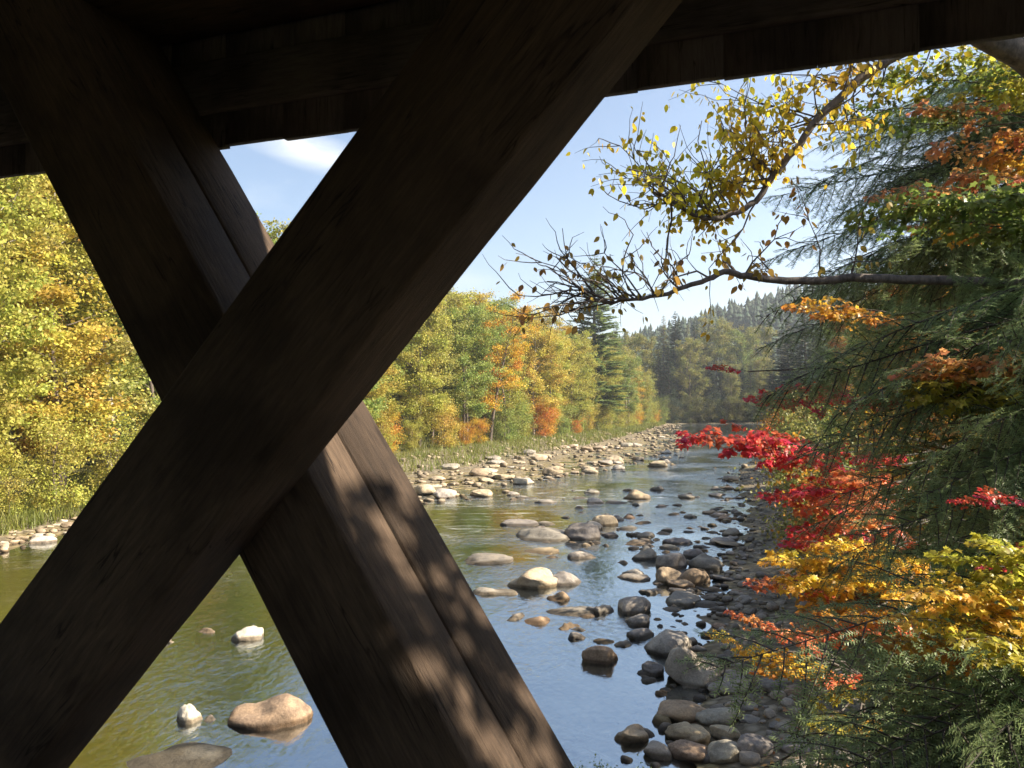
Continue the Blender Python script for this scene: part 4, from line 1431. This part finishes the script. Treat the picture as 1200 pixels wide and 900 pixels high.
maple(4.5, 8.3, 4.6, 'yellow maple sapling on the right bank below the red maple', [
    (905, 660, 7.4, MY, 1.2), (925, 690, 7.2, MY, 1.2), (960, 655, 7.3, MY, 1.1), (985, 690, 7.0, MY, 1.2), (1010, 665, 7.2, MY, 1.1), (950, 720, 7.0, MOR, 1.1), (1000, 730, 6.9, MOR, 1.1), (1040, 700, 7.0, MY, 1.1), (890, 690, 7.6, MO, 1.0), (930, 745, 7.0, MO, 1.0), (975, 640, 7.3, MY, 1.0), (1020, 740, 6.9, MO, 1.0), (1045, 660, 7.1, MY, 1.1)], name='maple_sapling')
maple(3.75, 4.7, 5.0, 'golden-green maple sapling at the right edge above the hemlock sprays', [
    (1065, 690, 4.3, MY, 0.75), (1095, 655, 4.35, MYG, 0.8), (1130, 700, 4.2, MY, 0.8), (1170, 680, 4.2, MYG, 0.8), (1115, 745, 4.15, MYG, 0.8), (1180, 735, 4.15, MY, 0.8), (1065, 735, 4.2, MY, 0.7), (1190, 775, 4.1, MYG, 0.7), (1045, 760, 4.3, MOR, 0.6), (1150, 640, 4.3, MYG, 0.7), (1195, 650, 4.3, MYG, 0.7), (1140, 770, 4.1, MYG, 0.7), (1090, 715, 4.25, MY, 0.7), (1160, 750, 4.15, MY, 0.7)], name='maple_sapling')
maple(4.0, 8.9, 2.9, 'small orange maple sapling at the edge of the right shore stones', [
    (868, 765, 8.2, MY, 0.9), (890, 790, 8.1, MOR, 0.9), (930, 790, 8.0, MY, 1.0), (960, 800, 8.0, MO, 1.0), (860, 720, 8.6, MO, 0.8), (985, 820, 7.9, MYG, 1.0), (905, 740, 8.4, MO, 0.9), (830, 745, 8.8, MY, 0.5), (950, 850, 7.7, MYG, 0.9), (1000, 860, 7.6, MY, 0.9)], name='maple_sapling')
maple(7.6, 8.0, 9.6, 'orange maple high at the right edge among the hemlocks', [
    (1075, 130, 8.2, PCH, 1.1), (1095, 175, 8.0, PCH, 1.2), (1130, 205, 7.8, PCH, 1.2), (1160, 185, 7.8, MOR, 1.3), (1060, 225, 8.2, PCH, 1.0), (1020, 235, 8.4, PCH, 0.9), (1185, 215, 7.6, MO, 1.0), (1185, 155, 7.8, MOR, 1.2), (1070, 270, 8.0, MOR, 1.1),
    (1005, 95, 8.6, MYG, 1.2), (1045, 85, 8.4, MG, 1.3), (1100, 75, 8.2, MYG, 1.3), (1150, 95, 8.0, MG, 1.3), (1020, 145, 8.5, MG, 1.2), (1190, 100, 7.9, MYG, 1.2), (1120, 115, 8.2, MYG, 1.2), (960, 130, 8.8, MG, 1.1)])
maple(7.3, 6.6, 8.2, 'green-leaved maple with broad sprays at the right edge', [
    (1000, 255, 6.4, MG, 1.2), (1045, 240, 6.2, MG, 1.3), (1095, 235, 6.0, MG, 1.3), (1140, 240, 6.0, MG, 1.3), (1180, 230, 5.9, MG, 1.3), (1120, 270, 6.0, MG, 1.2), (1175, 270, 5.9, MG, 1.2)])
maple(5.9, 6.5, 7.2, 'olive and orange maple in the gap between the hemlocks', [
    (1060, 440, 5.6, PCH, 1.0), (1090, 425, 5.4, PCH, 1.0), (1130, 445, 5.4, MOR, 1.0), (1075, 468, 5.5, MYG, 1.0), (1115, 475, 5.4, MYG, 1.0), (1160, 430, 5.3, PCH, 1.0), (1180, 465, 5.3, MYG, 0.9), (1100, 450, 5.4, MYG, 1.0), (1005, 470, 6.2, MR, 0.6), (1060, 590, 5.6, MOR, 0.6), (925, 362, 7.0, MOR, 0.9), (960, 372, 6.8, MOR, 0.9)])
maple(6.9, 2.7, 11.2, 'maple close beside the bridge whose leaves dapple the lit brace', [], group=None)
dap = bpy.data.objects[[o.name for o in col.objects if o.get('label', '').startswith('maple close')][0]]
db = np.array(dap.location)
for q in range(3):
    t_ = rh.uniform(5.2, 9.0)
    tip = np.array([-0.35, 1.75, 5.5]) + np.array(SUN) * t_ + rh.normal(0, 0.55, 3)
    at_ = np.array([6.9, 2.7, min(tip[2] - 0.3, 11.0)])
    add_bough(dap, db, MAP, 1.8, at_, tip, [MYG, MY, MOR][q % 3], (0.2, 0.17, 0.15), widen=0.8, foliage='leaves')
maple(5.2, 5.6, 5.9, 'small scarlet maple showing between hemlock boughs at the right edge', [
    (1122, 588, 4.9, MR, 0.35), (1150, 583, 4.8, MR, 0.4), (1180, 655, 4.9, MR, 0.45), (1145, 665, 4.9, MR, 0.4), (1200, 645, 4.9, MO, 0.5)], name='maple_sapling', group=None)

# the tree whose limbs reach over the river: one carries yellow leaves, the lower one is almost bare
def reach_tree():
    rng = np.random.default_rng(404)
    bx, by = 8.7, 6.3
    g = gz(bx, by)
    base = np.array([bx, by, g - 0.1])
    root = empty('yellow_birch', tuple(base), 'leaning birch with a yellow-leaved limb and a lower almost bare limb over the river', 'birch')
    bk = (0.13, 0.11, 0.095)
    fork = P(1330, 160, 6.4)
    top = [base, base + np.array([-0.15, 0.05, 1.8]), fork + np.array([0.35, 0, -1.6]), fork, P(1250, 105, 6.4), P(1195, 62, 6.3), P(1150, 40, 6.2), P(1090, 0, 6.1), P(1020, -60, 6.0)]
    m = MB(); m.tube(np.array(top) - base, [0.17, 0.15, 0.145, 0.14, 0.125, 0.115, 0.10, 0.08, 0.05], 10)
    obj('trunk', m.mesh('trunk', M_bark, True), root, color=bk)
    def limb(pts, rad, twigs, leafc, dens, lname, size, bias, tl=(0.35, 0.9)):
        wd, lv = MB(), MB()
        pts = np.array(pts) - base
        t0 = np.linspace(0, 1, len(pts)); t1 = np.linspace(0, 1, len(pts) * 4)
        fine = np.column_stack([np.interp(t1, t0, pts[:, j]) for j in range(3)])
        fine[1:-1] = (fine[:-2] + 2 * fine[1:-1] + fine[2:]) / 4 + rng.normal(0, 0.008, (len(fine) - 2, 3))
        wd.tube(fine, np.interp(t1, [0, 1], rad) , 7)
        pos, fw = [], []
        def grow(p, d, ln, r, lev, pl):
            k = 5
            q = [p]
            for s in range(k):
                d = unit(d + rng.normal(0, 0.22, 3) + UP * 0.03)
                q.append(q[-1] + d * ln / k)
            q = np.array(q)
            wd.tube(q, np.linspace(r, r * 0.35, k + 1), 4)
            if lev > 0:
                for _ in range(int(rng.integers(3, 6))):
                    s = int(rng.integers(1, k + 1))
                    grow(q[s], unit(d + rng.normal(0, 0.6, 3)), ln * rng.uniform(.4, .75), r * 0.5, lev - 1, pl)
            for s in range(1, k + 1):
                for _ in range(3):
                    if rng.random() < pl:
                        dd = unit(rng.normal(0, 1, 3) * np.array([1, 1, .3]) + UP * -0.6)
                        st = q[s] + dd * rng.uniform(0.015, 0.05)
                        pos.append(st); fw.append(unit(dd + UP * -0.7))
        for (f0, f1, n, pl, dirv) in twigs:
            for _ in range(n):
                f = rng.uniform(f0, f1)
                p = np.array([np.interp(f, t1, fine[:, j]) for j in range(3)])
                grow(p, unit(np.array(dirv) + rng.normal(0, bias, 3)), rng.uniform(*tl), 0.009, 1, pl)
        lb = obj('limb', wd.mesh('limb', M_bark, True), root, color=bk)
        pos, fw = np.array(pos), np.array(fw)
        nrm = unit(rng.normal(0, 1, (len(pos), 3)) + np.array([0, -0.4, 0.2]))
        shaped_leaves(lv, rng, pos, fw, nrm, size, 'oval')
        obj('leaves', lv.mesh('leaves', M_maple), lb, color=leafc)
    limb([P(1130, 25, 6.15), P(1050, 65, 6.1), P(1000, 97, 6.1), P(950, 148, 6.1), P(912, 200, 6.1), P(882, 240, 6.1), P(850, 254, 6.05), P(822, 258, 6.0), P(795, 240, 6.0), P(765, 225, 6.0)],
         [0.042, 0.010], [(0.12, 0.55, 22, 0.75, (-0.7, 0, 0.25)), (0.45, 0.8, 15, 0.6, (-0.6, 0, 0.65)), (0.05, 0.5, 9, 0.6, (0.3, 0.2, -0.3)), (0.75, 1.0, 9, 0.30, (-0.6, 0, 0.55)), (0.9, 1.0, 5, 0.10, (-0.8, 0, 0.1))], (0.74, 0.57, 0.05), 1, 'y', 0.060, 0.42)
    limb([P(1345, 330, 6.4), P(1240, 336, 6.3), P(1160, 330, 6.2), P(1080, 328, 6.2), P(1000, 325, 6.1), P(930, 329, 6.1), P(880, 325, 6.0), P(848, 316, 6.0), P(822, 330, 5.95), P(780, 345, 5.95), P(740, 352, 5.9), P(712, 356, 5.9), P(692, 340, 5.9)],
         [0.05, 0.006], [(0.62, 0.85, 8, 0.10, (-0.8, 0, 0.5)), (0.78, 1.0, 12, 0.07, (-0.75, 0, 0.65)), (0.85, 1.0, 6, 0.06, (-0.9, 0, 0.15)), (0.2, 0.55, 5, 0.2, (-0.2, 0.3, 0.7))], (0.42, 0.27, 0.06), 1, 'b', 0.07, 0.33, (0.3, 0.7))
reach_tree()

# mid-distance trees of the right bank
k = 0
for (x, y, s, c, pi_) in [(20, 34, 0.58, MOR, 0), (23.5, 38, 0.62, OLV, 1), (22.5, 44, 0.52, ORG, 2), (27, 50, 0.70, GRN, 3), (28, 58, 0.66, OLV, 4), (33, 66, 0.78, ORG, 0), (37, 76, 0.8, OLV, 1), (40, 86, 0.85, GRN, 4),
                          (46, 98, 0.9, YG, 2), (50, 112, 0.95, ORG, 0), (56, 126, 0.95, OLV, 3), (62, 142, 1.0, GRN, 1), (70, 160, 1.0, YG, 4), (30, 42, 0.85, GRN, 1), (36, 56, 0.95, OLV, 2), (46, 80, 1.05, GRN, 0), (60, 110, 1.1, OLV, 1), (24, 27, 0.7, OLV, 2), (82, 170, 1.0, ORG, 0), (95, 178, 1.0, OLV, 2)]:
    plant_tree('bank_tree', DEC[pi_], x, y, s, rt.uniform(0, 6), c, BRN, f'{CN.get(c, "rusty orange")} tree, {ordinal(k)} of the mixed trees up the right bank', 'tree', 'mixed trees of the right bank')
    k += 1
k = 0
for (x, y, hh) in [(25, 33, 9), (31, 47, 11), (36, 62, 13), (44, 72, 14), (43, 92, 13), (54, 104, 16), (58, 120, 15), (68, 136, 17), (74, 150, 17), (84, 160, 18), (66, 168, 13)]:
    plant_tree('bank_conifer', CON[k % 2], x, y, hh / 20, rt.uniform(0, 6), HG, BRN, f'dark conifer, {ordinal(k)} of the conifers up the right bank', 'conifer', 'conifers up the right bank', sx=1.2)
    k += 1
# undergrowth of the right bank
ku = 0
for q in range(58):
    y = 13 + 130 * rh.random() ** 1.5
    x = np.interp(y, YR, XR_) + 3.2 + rh.uniform(0, 5.5 + y * 0.05)
    if y < 22 and x / y < 0.40: continue
    c = [OLV, GRN, MYG, GRN, ORG, OLV, GLD][int(rh.integers(7))]
    plant_tree('undergrowth_bush', SHRUB[q % 2], x, y, rh.uniform(0.5, 0.95) * (1 + y / 250), rh.uniform(0, 6), tuple(0.8 * e for e in c), BRN,
               f'{CN.get(c, "yellow-green")} undergrowth bush, {ordinal(ku)} of those under the right bank trees', 'bush', 'undergrowth of the right bank')
    ku += 1
k = 0
for q in range(24):  # row added behind the nearer foliage to shade the bend grove
    y = 140 + q * 3.3
    x = np.interp(y, YR, XR_) + 4 + rt.uniform(0, 14)
    plant_tree('shade_conifer', CON[q % 3], x, y, rt.uniform(0.95, 1.3), rt.uniform(0, 6), (0.06, 0.085, 0.035), BRN, f'tall dark conifer, {ordinal(k)} of the far right bank row added to shade the bend', 'conifer', 'tall conifers added to shade the bend', sx=1.15)
    k += 1
# fallen leaves on the right bank
m = MB()
nf_ = 5200
yy = 5 + 45 * rh.random(nf_) ** 1.5
xx = np.interp(yy, YR, XR_) + 1.0 + rh.random(nf_) ** 0.8 * 9
fp = np.column_stack([xx, yy, ground(xx, yy) + 0.03])
nr_ = unit(np.array([0, 0, 1]) + rh.normal(0, .35, (nf_, 3)))
shaped_leaves(m, rh, fp, np.cross(nr_, rh.normal(size=(nf_, 3))), nr_, 0.085)
M_litter = leaf_mat('leaf_litter', 0.2, 0.05, fixed=(0.36, 0.20, 0.06), patch=0.9)
o = obj('fallen_leaves', m.mesh('fallen_leaves', M_litter))
tag(o, 'fallen orange and brown leaves on the right bank', 'leaves', kind='stuff')
# low green shrub at the foot of the bridge
for q, (px, py, d, s) in enumerate([(690, 897, 10.2, 0.26), (735, 905, 10.0, 0.24), (775, 912, 10.4, 0.22)]):
    p = P(px, py, d)
    g = gz(p[0], p[1])
    plant_tree('shore_shrub', SHRUB[q % 2], p[0], p[1], max(0.14, 0.72 * (p[2] - g + 0.25) / 4.2) if p[2] > g + 0.5 else 0.7 * s, q, (0.13, 0.19, 0.06), BRN,
               ['feathery green shrub at the bottom beside the lit brace', 'green shrub at the bottom between the lit brace and the shore stones', 'low green shrub at the bottom touching the shore stones'][q], 'shrub', 'shrubs at the foot of the bridge')

# ------------------------------------------------------------------ haze: one closed box of even air round the scene
m, n, l = newmat('haze_air')
out = N(n, 'OutputMaterial')
pv = N(n, 'VolumePrincipled')
pv.inputs['Color'].default_value = (0.86, 0.92, 1.0, 1)
pv.inputs['Density'].default_value = 0.0004
pv.inputs['Anisotropy'].default_value = 0.35
l.new(pv.outputs[0], out.inputs['Volume'])
mb = MB()
v, f = tri_count_box(-2450, 2450, -850, 3050, -3, 235)
mb.add(v, f)
o = obj('haze', mb.mesh('haze', m))
tag(o, 'faint blue autumn haze over the valley', 'haze', kind='stuff')
